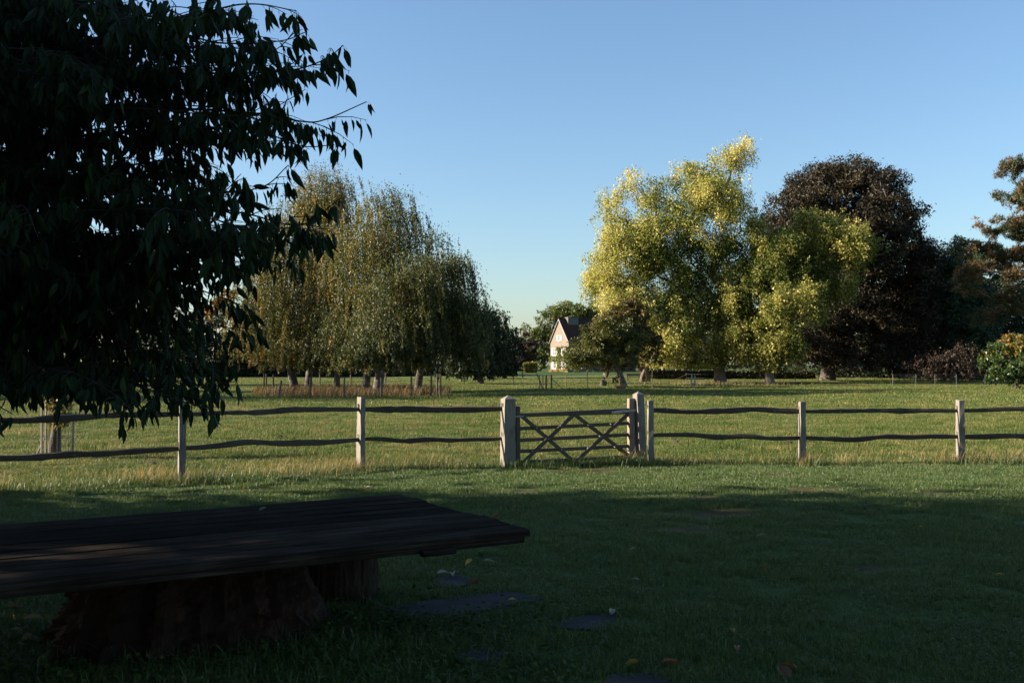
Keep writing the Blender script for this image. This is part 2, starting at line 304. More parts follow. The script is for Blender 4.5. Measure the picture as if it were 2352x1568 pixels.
def make_tree(name, label, cat, base_px, Y, lobes, nt_, nl, leaf, mat, bark, trunk_r, seed, clump=0.09, group=None, trunk_to=None, weep=0, tint_mode=None, lowest=None, bow=.12, shell=.45, stringy=0.0, needle=False, trunk_pts=None, bumps=2):
    rng = np.random.default_rng(seed); base = GY(base_px, Y); root = thing(name, label, cat, base, group)
    hw = (max(l[0]+l[2] for l in lobes)-min(l[0]-l[2] for l in lobes))/2*Y/FPX; mid_ = np.mean([l[0] for l in lobes]); lobes2 = []
    for l in lobes:                     # lobes spread in depth so that the crown is round
        room = math.sqrt(max(.05, 1-(abs(l[0]-mid_)*Y/FPX/max(hw, .1))**2)); lobes2.append((*l[:4], l[4] if len(l) > 4 else float(rng.uniform(-.38, .38))*hw*room))
    for l in list(lobes2):              # bumps on the lobes break up the outline
        for q in range(bumps):
            a = rng.uniform(-.6, 3.74); k = rng.uniform(.26, .48); o_ = rng.uniform(.7, 1.0); lobes2.append((l[0]+l[2]*o_*math.cos(a), l[1]-l[3]*o_*math.sin(a), l[2]*k, l[3]*k, l[4]+rng.uniform(-.5, .5)*l[2]*Y/FPX))
    T, pick = lobe_points(rng, lobes2, nt_, Y, shell)
    minz = base[2]+(lowest if lowest is not None else .8); T[:, 2] = np.maximum(T[:, 2], minz+rng.random(len(T))*.5)
    zt = T[:, 2].max(); ctr = T.mean(0); ext = T.max(0)-T.min(0); cl = clump*max(ext[0], ext[2])
    top = np.array([ctr[0], ctr[1], base[2]+(zt-base[2])*.72]) if trunk_to is None else np.array(trunk_to, float)
    if trunk_pts is None:
        trunk = [base+(top-base)*u+np.array([1, .6, 0])*math.sin(u*5+seed)*.015*np.linalg.norm(top-base)*(u > 0) for u in np.linspace(0, 1, 9)]
        trunk[0] = base-np.array([0, 0, .15])
    else: trunk = list(smooth_line(trunk_pts, 10))
    nodes, par, cnt = tree_skeleton(trunk, T, rng, bow)
    n0 = len(trunk); rad = np.minimum(.018*cnt**.52*max(.5, trunk_r*2.2), trunk_r*.62)
    tr = trunk_r*np.linspace(1, .28, n0); rad[:n0] = np.maximum(rad[:n0]*.3, tr)
    E = np.arange(1, len(nodes)); geo = Geo()
    ir = np.array([tr[min(k, n0-1)] if k < n0 else rad[k] for k in range(len(nodes))])
    P0 = nodes[par[E]]-base; P1 = nodes[E]-base; r0 = np.minimum(ir[par[E]], np.where(E < n0, 9, ir[E]*1.35+.004)); r1 = ir[E]
    tk = E < n0
    if tk.any():
        tp = nodes[:n0]-base; tp_ = smooth_line(tp, 14); rr = np.interp(np.linspace(0, 1, 14), np.linspace(0, 1, n0), tr)
        rr[0] *= 1.22
        v, f = tube(tp_, rr, 10, cap=False); geo.add(v, f)
    v, f = frusta(P0[~tk], P1[~tk], r0[~tk], r1[~tk], 5); geo.add(v, f)
    link('trunk', geo.mesh('trunk', True), bark, root)
    # foliage
    npt = rng.poisson(nl/nt_, nt_)+1; rep = np.repeat(np.arange(nt_), npt); n = len(rep)
    ttint = np.clip(rng.normal(.5, .2, nt_), 0, 1)
    if tint_mode is not None: ttint = tint_mode(T, rng, ttint)
    if weep:
        ns = 7; sub = rng.integers(0, ns, n); sid = rep*ns+sub
        so = rng.normal(0, 1, (nt_*ns, 3))*np.array([cl, cl, cl*.3]); slen = weep*rng.uniform(.35, 1.25, nt_*ns); stint = rng.normal(0, .2, nt_*ns); low_ = rng.uniform(-.35, .9, nt_*ns)
        start = T[sid//ns]+so[sid]; u = rng.random(n)
        out = unit((T-nodes[:n0].mean(0))*np.array([1, 1, 0]))[sid//ns]
        pos = start + out*(np.sqrt(u)*.35)[:, None] - np.array([0, 0, 1.])*(u*slen[sid])[:, None] + rng.normal(0, .042, (n, 3))
        pos[:, 2] = np.maximum(pos[:, 2], minz+low_[sid]+rng.random(n)*.5)
        cz = rng.random(n) < .22; pos[cz] = T[rep[cz]]+rng.normal(0, 1, (cz.sum(), 3))*np.array([cl, cl, cl*.55])*.8
        A = unit(rng.normal(0, .5, (n, 3))+np.array([0, 0, -1.])); tint = ttint[rep]+stint[sid]+rng.normal(0, .13, n)
    else:
        ns = 9; sub = rng.integers(0, ns, n); sid = rep*ns+sub
        so = rng.normal(0, .62, (nt_*ns, 3))*np.array([cl, cl, cl*.7]); stint = rng.normal(0, .1, nt_*ns)
        pos = T[rep]+so[sid]+rng.normal(0, .24, (n, 3))*cl*np.array([1, 1, .8])
        if stringy: pos[:, 2] -= rng.random(n)**2*stringy
        A = unit(rng.normal(0, 1, (n, 3))+np.array([0, 0, -.25])); tint = ttint[rep]+stint[sid]+rng.normal(0, .17, n)
        if needle: A = unit(rng.normal(0, 1, (n, 3))+np.array([0, 0, .6]))
        pos[:, 2] = np.maximum(pos[:, 2], minz-.2+rng.random(n)*.4)
    S = unit(np.cross(A, rng.normal(0, 1, (n, 3))))
    tv = LEAF3*np.array([1, .45 if needle else 1, 1])
    v, f = place(tv, LEAF3F, pos-base, A, S, leaf*rng.uniform(.65, 1.3, n))
    cr = link('crown', fast_mesh('crown', v, f, tint=np.repeat(np.clip(tint, 0, 1), 3)), mat, root); cr['kind'] = 'stuff'
    return root

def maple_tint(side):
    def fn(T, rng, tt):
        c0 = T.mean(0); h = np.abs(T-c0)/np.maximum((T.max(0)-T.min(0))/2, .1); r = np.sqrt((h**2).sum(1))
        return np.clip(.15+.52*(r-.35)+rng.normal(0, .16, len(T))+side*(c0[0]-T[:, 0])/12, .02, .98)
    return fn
GB = 'weeping birches in the fenced enclosure'
# the birch clump (six stems in the enclosure)
make_tree('birch_tree', 'leftmost birch of the enclosure, dark leaning stem, low golden curtain of leaves', 'birch', 681, 66, [(630, 700, 75, 120), (600, 770, 50, 75), (655, 600, 70, 90)], 120, 66000, .108, M['birch'], M['birchbark'], .30, 11, .075, GB, weep=2.6, lowest=1.6, shell=.25)
make_tree('birch_tree', 'tallest weeping birch, its pale golden top highest of the clump', 'birch', 708, 69, [(748, 440, 58, 78), (700, 560, 85, 110), (770, 500, 45, 70), (730, 640, 80, 100)], 150, 76000, .108, M['birch'], M['birchbark'], .26, 12, .07, GB, weep=2.3, lowest=3, shell=.2, tint_mode=lambda T, r, t: np.clip(t+.08, 0, 1))
make_tree('birch_tree', 'birch with slanting stem, yellow-green curtain, third stem from the left', 'birch', 772, 64, [(760, 730, 80, 110), (700, 780, 55, 70), (790, 640, 70, 90)], 110, 60000, .108, M['birch'], M['birchbark'], .22, 13, .075, GB, weep=2.6, lowest=1.5, shell=.25, tint_mode=lambda T, r, t: np.clip(t+.05, 0, 1))
make_tree('birch_tree', 'birch with black-and-white stem under the rounded second summit of the clump', 'birch', 835, 62, [(888, 520, 62, 82), (850, 620, 70, 90), (930, 600, 60, 90), (820, 740, 70, 90)], 140, 72000, .108, M['birch'], M['birchbark'], .27, 14, .07, GB, weep=2.4, lowest=1.6, shell=.2, tint_mode=lambda T, r, t: np.clip(t-.2, 0, 1))
make_tree('birch_tree', 'birch with the thick near-black stem at the front of the clump', 'birch', 864, 57, [(900, 740, 80, 100), (950, 660, 65, 90), (870, 790, 60, 55)], 110, 58000, .106, M['birch'], M['birchbark'], .32, 15, .075, GB, weep=2.0, lowest=1.5, shell=.25, tint_mode=lambda T, r, t: np.clip(t-.28, 0, 1))
make_tree('birch_tree', 'rightmost birch of the enclosure with a whitish stem and darker green strands', 'birch', 959, 60, [(1020, 620, 52, 90), (1045, 690, 50, 90), (985, 720, 70, 100), (1070, 760, 35, 60)], 130, 66000, .108, M['birch'], M['birchbark'], .25, 16, .07, GB, weep=2.2, lowest=1.5, shell=.2, tint_mode=lambda T, r, t: np.clip(t-.38, 0, 1))
# trees at the far end of the field, left and middle
make_tree('weeping_tree', 'dark weeping tree right behind the birch clump, rounded top', 'tree', 1105, 92, [(1098, 770, 45, 70), (1075, 800, 50, 50), (1060, 745, 40, 60)], 100, 24000, .26, M['dark'], M['bark'], .3, 21, .09, None, weep=3, lowest=.6)
make_tree('weeping_tree', 'slim dark willow at the end of the tree row, pointed strands', 'tree', 1160, 125, [(1148, 780, 30, 64), (1170, 795, 16, 52), (1130, 800, 32, 58)], 80, 16000, .3, M['dark'], M['bark'], .3, 22, .09, None, weep=4, lowest=.6)
make_tree('russet_tree', 'orange-brown tree crown peeping out left of the birches', 'tree', 530, 135, [(527, 690, 24, 34), (505, 720, 30, 40)], 40, 5000, .36, M['russet'], M['bark'], .4, 23, .09, lowest=1.2)
make_tree('dark_tree', 'dark broad tree low behind the birch stems', 'tree', 640, 150, [(610, 800, 90, 45), (560, 790, 60, 50)], 60, 8000, .5, M['dark'], M['bark'], .4, 24, .08, lowest=.2)
make_tree('dark_tree', 'dark tree low behind the drooping leaves at the left', 'tree', 470, 132, [(470, 795, 95, 55), (545, 805, 45, 45), (380, 800, 80, 55)], 90, 15000, .42, M['dark'], M['bark'], .35, 20, .08, lowest=.2)
make_tree('dark_tree', 'dark tree closing the view between the birch stems on the right', 'tree', 930, 150, [(900, 800, 110, 48), (1010, 810, 80, 42), (780, 805, 80, 45)], 80, 11000, .5, M['dark'], M['bark'], .4, 25, .07, lowest=.2)
make_tree('olive_tree', 'olive-brown tree at the left edge of the far field', 'tree', 330, 140, [(330, 760, 120, 90), (180, 770, 110, 90)], 70, 10000, .5, M['olive'], M['bark'], .45, 26, .07, lowest=.6)
make_tree('oak_tree', 'big rounded green tree behind the brick house', 'tree', 1240, 215, [(1290, 755, 70, 62), (1245, 795, 48, 58), (1315, 728, 48, 32), (1222, 790, 28, 50)], 150, 26000, .42, M['oak'], M['bark'], .6, 27, .07, lowest=.8)
make_tree('oak_tree', 'flat-topped green tree farther back above the apple tree', 'tree', 1380, 240, [(1370, 715, 60, 22), (1410, 760, 60, 60), (1350, 740, 30, 20)], 110, 17000, .46, M['oak'], M['bark'], .5, 28, .07, lowest=1.5, tint_mode=lambda T, r, t: np.clip(t-.15, 0, 1))
make_tree('brown_tree', 'small brown bare-looking tree left of the brick house', 'tree', 1202, 200, [(1203, 805, 22, 46), (1190, 825, 18, 32), (1212, 820, 18, 36)], 60, 11000, .34, M['brownshrub'], M['bark'], .2, 29, .09, lowest=.3)
make_tree('olive_tree', 'olive-brown spreading tree behind the apple tree, leaning stem', 'tree', 1384, 84, [(1430, 755, 58, 60), (1400, 800, 50, 40), (1470, 795, 42, 55), (1450, 725, 42, 34)], 140, 24000, .22, M['olive'], M['bark'], .28, 30, .09, lowest=1.4)
make_tree('apple_tree', 'low bushy apple tree with forked leaning trunk in front of the house', 'tree', 1434, 77, [(1392, 808, 82, 48), (1335, 830, 44, 24), (1420, 790, 52, 55), (1370, 775, 36, 26)], 170, 30000, .15, M['apple'], M['bark'], .30, 31, .075, lowest=1.25, trunk_to=W(1400, 800, 77))
make_tree('plum_tree', 'small dark red plum tree beside the yellow maple', 'tree', 1500, 118, [(1500, 825, 26, 26), (1485, 835, 20, 20)], 40, 5000, .26, M['plum'], M['bark'], .15, 32, .1, lowest=1.0)
# the two yellow maples and the copper beech
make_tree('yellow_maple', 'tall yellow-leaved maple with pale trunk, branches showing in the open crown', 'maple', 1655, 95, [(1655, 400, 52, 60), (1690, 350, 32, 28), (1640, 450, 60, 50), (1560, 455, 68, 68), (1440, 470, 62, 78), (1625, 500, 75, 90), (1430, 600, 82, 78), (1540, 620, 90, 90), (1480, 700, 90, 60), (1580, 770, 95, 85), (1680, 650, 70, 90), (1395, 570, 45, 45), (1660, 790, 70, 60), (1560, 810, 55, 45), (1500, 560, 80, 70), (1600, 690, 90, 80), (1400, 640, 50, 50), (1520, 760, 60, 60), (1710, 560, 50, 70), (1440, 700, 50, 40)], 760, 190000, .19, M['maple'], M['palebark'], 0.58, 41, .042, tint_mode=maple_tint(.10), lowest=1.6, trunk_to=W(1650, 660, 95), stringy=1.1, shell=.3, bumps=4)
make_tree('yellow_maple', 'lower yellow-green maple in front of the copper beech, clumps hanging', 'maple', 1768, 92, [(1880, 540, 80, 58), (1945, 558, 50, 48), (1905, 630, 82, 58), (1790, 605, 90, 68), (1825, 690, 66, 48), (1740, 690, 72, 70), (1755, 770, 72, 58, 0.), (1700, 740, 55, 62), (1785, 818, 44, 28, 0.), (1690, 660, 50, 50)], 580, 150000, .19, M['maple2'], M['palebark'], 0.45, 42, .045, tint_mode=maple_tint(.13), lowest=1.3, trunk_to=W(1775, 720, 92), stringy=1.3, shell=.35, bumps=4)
make_tree('copper_beech', 'huge domed copper beech, dark brown, behind the yellow maples', 'beech', 1900, 108, [(1935, 460, 135, 85), (1860, 510, 100, 80), (2010, 520, 110, 130), (2060, 640, 85, 110), (1960, 620, 150, 150), (2110, 600, 45, 60), (1990, 760, 150, 95), (1850, 760, 100, 80), (2090, 540, 40, 60), (1945, 440, 105, 65), (2080, 740, 80, 90), (1800, 560, 60, 90), (1890, 815, 70, 34), (1990, 825, 90, 30), (2070, 820, 60, 34)], 760, 250000, .25, M['beech'], M['bark'], 0.8, 43, .055, lowest=.35, trunk_to=W(1920, 660, 108), shell=.5, bumps=1)
# right-hand trees
make_tree('russet_tree', 'orange autumn tree glimpsed between beech and conifer', 'tree', 2130, 140, [(2125, 650, 38, 60), (2100, 690, 30, 50)], 50, 7000, .4, M['russet'], M['bark'], .35, 51, .09, lowest=2)
make_tree('conifer_tree', 'blue-green cypress standing left of the pine', 'conifer', 2190, 112, [(2185, 690, 62, 90), (2170, 770, 70, 70), (2200, 620, 40, 50), (2230, 740, 60, 90)], 170, 42000, .32, M['conifer'], M['bark'], .35, 52, .07, lowest=.6, stringy=.8)
make_tree('dark_tree', 'dark evergreen mass below the beech at the right', 'tree', 2150, 122, [(2130, 790, 110, 70), (2060, 800, 80, 60), (2270, 780, 110, 85), (2330, 720, 80, 90), (2200, 700, 70, 70), (2185, 640, 50, 50), (2245, 640, 50, 60)], 210, 50000, .42, M['dark'], M['bark'], .4, 53, .06, lowest=.2)
make_tree('brown_shrub', 'brown drooping shrub in the shade below the conifer', 'shrub', 2170, 104, [(2130, 835, 40, 30), (2190, 830, 50, 40), (2220, 850, 30, 22)], 70, 9000, .2, M['brownshrub'], M['darkbark'], .12, 54, .09, weep=1.2, lowest=.15)
pine_l = [(2325, 385, 40, 24), (2310, 445, 34, 14), (2345, 455, 40, 20), (2290, 520, 48, 26), (2345, 530, 40, 26), (2215, 575, 34, 24), (2265, 590, 50, 28), (2330, 600, 50, 34), (2240, 640, 56, 30), (2300, 700, 44, 24), (2345, 660, 40, 50), (2270, 735, 40, 18), (2420, 420, 70, 60), (2450, 560, 70, 70), (2400, 500, 60, 50)]
pb = GY(2480, 96)
make_tree('pine_tree', 'tall pine at the right edge with bare leaning limb and browning needle tufts', 'pine', 2480, 96, pine_l, 340, 90000, .28, M['pine'], M['pinebark'], .5, 55, .035, lowest=5, bow=.02, needle=True, shell=.3, trunk_pts=[pb-np.array([0, 0, .2]), W(2470, 780, 96), W(2440, 640, 96), W(2420, 500, 96), W(2400, 360, 96)], tint_mode=lambda T, r, t: np.clip(r.choice([.2, .35, .7, .85], len(T), p=[.35, .2, .3, .15])+r.normal(0, .06, len(T)), 0, 1))
make_tree('laurel_bush', 'round bush with glossy green and orange leaves at the right edge', 'bush', 2330, 72, [(2330, 830, 58, 58), (2365, 815, 50, 50), (2300, 850, 36, 42), (2390, 850, 60, 48)], 110, 18000, .17, M['bush'], M['darkbark'], .12, 56, .075, lowest=.12, tint_mode=lambda T, r, t: np.clip((T[:, 2]-.8)/3.9+r.normal(0, .18, len(T)), 0, 1))
for k, (bx, yy, lb) in enumerate([(1526, 150, 'slender sunlit stem behind the hedge, left of three'), (1556, 152, 'sunlit stem behind the hedge, middle of three'), (1569, 149, 'sunlit stem behind the hedge, right of three')]):
    make_tree('background_tree', lb, 'tree', bx, yy, [(bx+14*(k-1), 800, 40, 34), (bx, 770, 40, 40)], 30, 4000, .4, M['oak'], M['palebark'], .34, 60+k, .12, 'sunlit stems behind the hedge', lowest=3.5)
make_tree('dark_tree', 'dark wood-edge tree far behind the two maples', 'tree', 1640, 190, [(1640, 800, 130, 50), (1760, 800, 120, 55), (1860, 800, 90, 50), (1540, 815, 60, 38)], 90, 13000, .6, M['dark'], M['bark'], .5, 64, .055, lowest=.2)
make_tree('olive_tree', 'olive-brown tree far to the left beyond the field hedge', 'tree', -150, 138, [(-150, 760, 130, 90), (-330, 775, 120, 80)], 70, 10000, .5, M['olive'], M['bark'], .45, 70, .07, lowest=.6)
make_tree('dark_tree', 'dark tree beyond the far left end of the field hedge', 'tree', 60, 150, [(60, 780, 120, 70), (-40, 790, 90, 60)], 60, 9000, .5, M['dark'], M['bark'], .45, 71, .07, lowest=.4)
# big trees left of the view whose shade covers the lawn and the field; one added behind the viewer dims the skylight
GS = 'tall trees left of the view'
def free_tree(name, label, x, y, h, rx, ry, seed, n=9000, leaf=.42, mat='oak', low=1.0, group=None, nt_=120, gap=None):
    px, s = 1176+x/y*FPX if abs(y) > 1 else 0, 1
    rng = np.random.default_rng(seed); base = np.array([x, y, float(g(x, y))]); root = thing(name, label, 'tree', base, group)
    v = unit(rng.normal(size=(nt_, 3)))*(rng.uniform(.3, 1, nt_)**.5)[:, None]; T = base+np.array([0, 0, low+(h-low)*.52])+v*np.array([rx, ry, (h-low)*.5])
    trunk = [base+np.array([0, 0, -.15+h*.7*u]) for u in np.linspace(0, 1, 8)]; nodes, par, cnt = tree_skeleton(trunk, T, rng)
    rad = np.minimum(.02*cnt**.5, .25); rad[:8] = np.linspace(.32, .12, 8); E = np.arange(1, len(nodes)); geo = Geo()
    v, f = frusta(nodes[par[E]]-base, nodes[E]-base, rad[par[E]], rad[E], 6); geo.add(v, f); link('trunk', geo.mesh('trunk', True), M['bark'], root)
    rep = rng.integers(0, nt_, n); pos = T[rep]+rng.normal(0, .085*(rx+h*.5), (n, 3)); pos[:, 2] = np.maximum(pos[:, 2], base[2]+low*.6)
    if gap: k_ = ~((np.abs(pos[:, 1]-gap[0]) < gap[1]) & (pos[:, 2] > gap[2]) & (pos[:, 2] < gap[3]) & (rng.random(n) < .93)); pos = pos[k_]; n = len(pos)      # leaves cut out of the unseen crown so sun flecks reach the table
    A = unit(rng.normal(size=(n, 3))); S = unit(np.cross(A, rng.normal(size=(n, 3)))); v, f = place(LEAF3, LEAF3F, pos-base, A, S, leaf*rng.uniform(.7, 1.3, n))
    cr = link('crown', fast_mesh('crown', v, f, tint=np.repeat(np.clip(rng.normal(.45, .2, n), 0, 1), 3)), M[mat], root); cr['kind'] = 'stuff'; return root
for k, (x, y, h, rx, ry, n, lb) in enumerate([
        (-17, 8.6, 11, 4.2, 3.9, 11000, 'broad tree outside the left edge, nearest the fence'),
        (-15, 2.4, 12, 4.5, 4.2, 12000, 'broad tree outside the left edge, beside the table'),
        (-13, -5, 12, 5, 4.5, 9000, 'broad tree outside the left edge, behind the viewer'),
        (-3, -8, 11, 5, 3.5, 9000, 'unseen broad tree added straight behind the viewer to block sky light'),
        (-50, 51, 17, 6, 4.5, 9000, 'tall tree outside the left edge of the meadow'),
        (-60, 62, 19, 7, 5, 9000, 'tall tree hidden behind the drooping leaves, far left'),
        (-64, 84, 20, 7, 5, 9000, 'tall tree at the far left corner of the meadow')]):
    free_tree('shade_tree', lb, x, y, h, rx, ry, 80+k, n, group=GS, low=(.4 if k < 4 else 1.5), gap=((5.35, .42, 4.4, 6.3) if k < 2 else None))

# ------------------------------------------------------------------ the brick house
HB = GY(1285, 190); hd = np.array([.45, -.893]); hn = np.array([.893, .45])      # along the gable / along the ridge
hyaw = math.atan2(hd[1], hd[0])
house = thing('brick_house', 'tall brick house, steep dark red roof, gable with white shutters', 'house', HB, rz=hyaw)
# local: x along the gable (towards the viewer), y along the ridge
GW, EH, RH, RL = 3.55, 5.75, 10.0, 15.0
wv = [[-GW, 0, -.3], [GW, 0, -.3], [GW, 0, EH], [0, 0, RH-.12], [-GW, 0, EH], [-GW, RL, -.3], [GW, RL, -.3], [GW, RL, EH], [0, RL, RH-.12], [-GW, RL, EH]]
me = fast_mesh('wall', np.array(wv), [np.array([[1, 6, 7, 2], [0, 4, 9, 5]]), np.array([[0, 1, 2, 3, 4]]), np.array([[5, 9, 8, 7, 6]])]); link('wall', me, M['brick'], house)
def slab(p, q, r, s, th):
    P = np.array([p, q, r, s], float); n_ = np.cross(P[1]-P[0], P[3]-P[0]); n_ /= np.linalg.norm(n_); return np.concatenate([P, P+n_*th])
rg = Geo(); ov = .25; sl = (RH-EH)/GW
for sg in (1, -1):
    pts = [[0, -.18, RH], [0, RL+.2, RH], [sg*(GW+ov), RL+.2, EH-ov*sl], [sg*(GW+ov), -.18, EH-ov*sl]]
    if sg > 0: pts = pts[::-1]
    rg.add(slab(*pts, .16), BOXF)
roof = link('roof', rg.mesh('roof'), M['roof'], house)
for sg in (1, -1):                       # pale verge boards on the gable
    P0 = np.array([0, -.24, RH+.02]); P1 = np.array([sg*(GW+ov), -.24, EH-ov*sl+.02]); v, f = tube([P0, P1], .09, 4); link('verge_board', fast_mesh('verge_board', v, f), M['white'], house)
link('ridge_cap', fast_mesh('ridge_cap', *tube([[0, -.2, RH+.16], [0, RL+.2, RH+.16]], .14, 6)), M['roof'], roof)
ch = link('chimney', box_mesh('chimney', -.1, 1.05, 1.3, 3.6, RH-2.2, RH+.35), M['slate'], roof)
link('chimney_cap', box_mesh('chimney_cap', -.17, 1.12, 1.23, 3.67, RH+.35, RH+.47), M['slate'], roof)
def window(cx, z0, z1, ww, shut=.62):
    wn = link('window', box_mesh('window', -ww/2, ww/2, -.05, .06, z0, z1), M['white'], house, (cx, 0, 0))
    for c_ in (-.25, .25):
        link('pane', box_mesh('pane', c_*ww-ww*.17, c_*ww+ww*.17, -.062, -.02, z0+.1, z1-.1), M['glass'], wn)
    link('glazing_bar', box_mesh('glazing_bar', -ww/2+.06, ww/2-.06, -.078, -.04, (z0+z1)/2-.03, (z0+z1)/2+.03), M['white'], wn)
    link('sill', box_mesh('sill', -ww/2-.1, ww/2+.1, -.16, .02, z0-.13, z0-.01), M['white'], wn)
    for sg in (-1, 1):
        s_ = link('shutter', box_mesh('shutter', min(sg*ww/2+sg*.04, sg*(ww/2+shut)), max(sg*ww/2+sg*.04, sg*(ww/2+shut)), -.09, -.03, z0-.02, z1+.02), M['white'], wn)
window(0, 5.95, 6.98, .95, .5)
for cx in (-1.75, 1.75): window(cx, 3.15, 4.6, 1.15, .6)
for cx in (-1.75, 1.75): window(cx, .62, 2.2, 1.15, .55)
for k in range(4):                       # windows of the shaded long side
    for z0 in (.7, 3.2):
        f_ = link('window', box_mesh('window', GW-.05, GW+.05, 2.0+k*3.2, 3.3+k*3.2, z0, z0+1.5), M['white'], house)
        link('pane', box_mesh('pane', GW+.03, GW+.062, 2.12+k*3.2, 3.18+k*3.2, z0+.12, z0+1.38), M['glass'], f_)
link('door', box_mesh('door', GW-.02, GW+.06, 5.6-.5, 5.6+.0, -.1, 2.0), M['white'], house)
rng = np.random.default_rng(5)
ivy = thing('climbing_ivy', 'green and reddish ivy climbing the lower gable of the brick house', 'ivy', HB, rz=hyaw)
n = 5200; cx = rng.uniform(-GW, GW, n); z = rng.uniform(.02, 4.9, n)
dens = np.exp(-((z-2.6)/.42)**2)*(cx > -3.4) + .9*np.exp(-((cx-.1)/.75)**2)*(z < 4.7) + .9*np.exp(-(z/.5)**2) + .7*(cx > 2.7)*(z < 4.9) + .5*np.exp(-((z-4.8)/.25)**2)*(np.abs(cx-.3) < 1.5)
for (wx, a, b) in ((-1.75, .6, 2.25), (1.75, .6, 2.25), (-1.75, 3.1, 4.65), (1.75, 3.1, 4.65)): dens = dens*np.where((np.abs(cx-wx) < 1.05) & (z > a) & (z < b), .12, 1)
k = rng.random(n) < dens; cx, z = cx[k], z[k]; n = len(z); pos = np.stack([cx, -.1-rng.random(n)*.22, z], -1)
A = unit(rng.normal(0, .6, (n, 3))+np.array([0, -.3, -1])); S = unit(np.cross(A, np.array([0, -1., 0])+rng.normal(0, .4, (n, 3)))); v, f = place(LEAF4, LEAF4F, pos, A, S, .34*rng.uniform(.6, 1.3, n))
link('ivy_leaves', fast_mesh('ivy_leaves', v, f, tint=np.repeat(np.clip(.35+rng.normal(0, .2, n)+.4*(z < .8), 0, 1), 4)), M['ivy'], ivy)['kind'] = 'stuff'
st = Geo()
for k in range(7): tube_geo(st, np.array([[-2.8+k*.95, -.07, -.2], [-2.7+k*.9, -.08, 1.4], [-2.5+k*.85+.2*math.sin(k), -.08, 2.8]]), .03, 5)
link('stem', st.mesh('stem'), M['bark'], ivy)
# pale house glimpsed under the beech
HB2 = GY(1985, 172); cot = thing('white_cottage', 'pale cottage glimpsed low between the dark trunks under the beech', 'house', HB2)
link('wall', box_mesh('wall', -4.6, 6, 0, 8, -.3, 3.2), M['slate'], cot)
rg = Geo(); rg.add(slab([-5, -.4, 3.0], [6.4, -.4, 3.0], [6.4, 4, 6.4], [-5, 4, 6.4], .2), BOXF); rg.add(slab([-5, 4, 6.4], [6.4, 4, 6.4], [6.4, 8.4, 3.0], [-5, 8.4, 3.0], .2), BOXF); link('roof', rg.mesh('roof'), M['roof'], cot)
for cx in (-3.4, -.9, 1.9, 4.4):
    wn = link('window', box_mesh('window', cx-.6, cx+.6, -.06, .05, .7, 2.4), M['white'], cot); link('pane', box_mesh('pane', cx-.4, cx+.4, -.08, 0, .9, 2.2), M['glass'], wn)

# ------------------------------------------------------------------ clipped hedges
def hedge(name, label, p0, p1, h, th, n, leaf, mat, seed, group=None):
    rng = np.random.default_rng(seed); p0, p1 = np.asarray(p0, float), np.asarray(p1, float); L = np.linalg.norm(p1-p0); root = thing(name, label, 'hedge', p0, group, math.atan2(p1[1]-p0[1], p1[0]-p0[0]))
    nx_ = max(4, int(L/1.2)); xs_ = np.linspace(0, L, nx_); g_ = Geo()
    prof = np.array([[-th/2, -.2], [-th/2, h*.9], [-th*.35, h*.97], [th*.35, h*.97], [th/2, h*.9], [th/2, -.2]])*np.array([.86, .95])
    v = np.array([[x_, a+rng.normal(0, .03), b+rng.normal(0, .03)] for x_ in xs_ for a, b in prof]); i_ = np.arange(nx_-1)[:, None]*6; jj = np.arange(5)[None]
    f = np.stack([i_+jj, i_+6+jj, i_+7+jj, i_+1+jj], -1).reshape(-1, 4); g_.add(v, f); link('core', g_.mesh('core'), M['darkbark'], root)
    u = rng.random(n)*L; sd = rng.random(n); top = sd < .35; yy = np.where(top, rng.uniform(-th/2, th/2, n), np.where(rng.random(n) < .7, -th/2, th/2)); zz = np.where(top, h, rng.random(n)*h)
    pos = np.stack([u, yy, zz], -1)+rng.normal(0, .05, (n, 3)); A = unit(rng.normal(size=(n, 3))); S = unit(np.cross(A, rng.normal(size=(n, 3)))); v, f = place(LEAF4, LEAF4F, pos, A, S, leaf*rng.uniform(.7, 1.3, n))
    tint = np.clip(rng.normal(.45, .18, n)+.12*np.sin(u*.7), 0, 1)
    link('foliage', fast_mesh('foliage', v, f, tint=np.repeat(tint, 4)), mat, root)['kind'] = 'stuff'; return root
hedge('clipped_hedge', 'long low clipped brown hedge behind the yellow maple trunk', GY(1492, 118), GY(1870, 118), .85, 1.0, 9000, .22, M['hedge'], 3)
hedge('clipped_hedge', 'short box hedge left of the house ivy', GY(1203, 172), GY(1232, 172), 1.55, 1.6, 2500, .3, M['ivy'], 4)
hedge('field_hedge', 'dark hedge along the far end of the meadow behind the birches', GY(-500, 122), GY(1185, 140), 1.9, 1.5, 20000, .34, M['dark'], 6)
hedge('field_hedge', 'dark hedge in the shade below the copper beech', GY(1880, 128), GY(2420, 116), 1.1, 1.4, 8000, .3, M['dark'], 7)

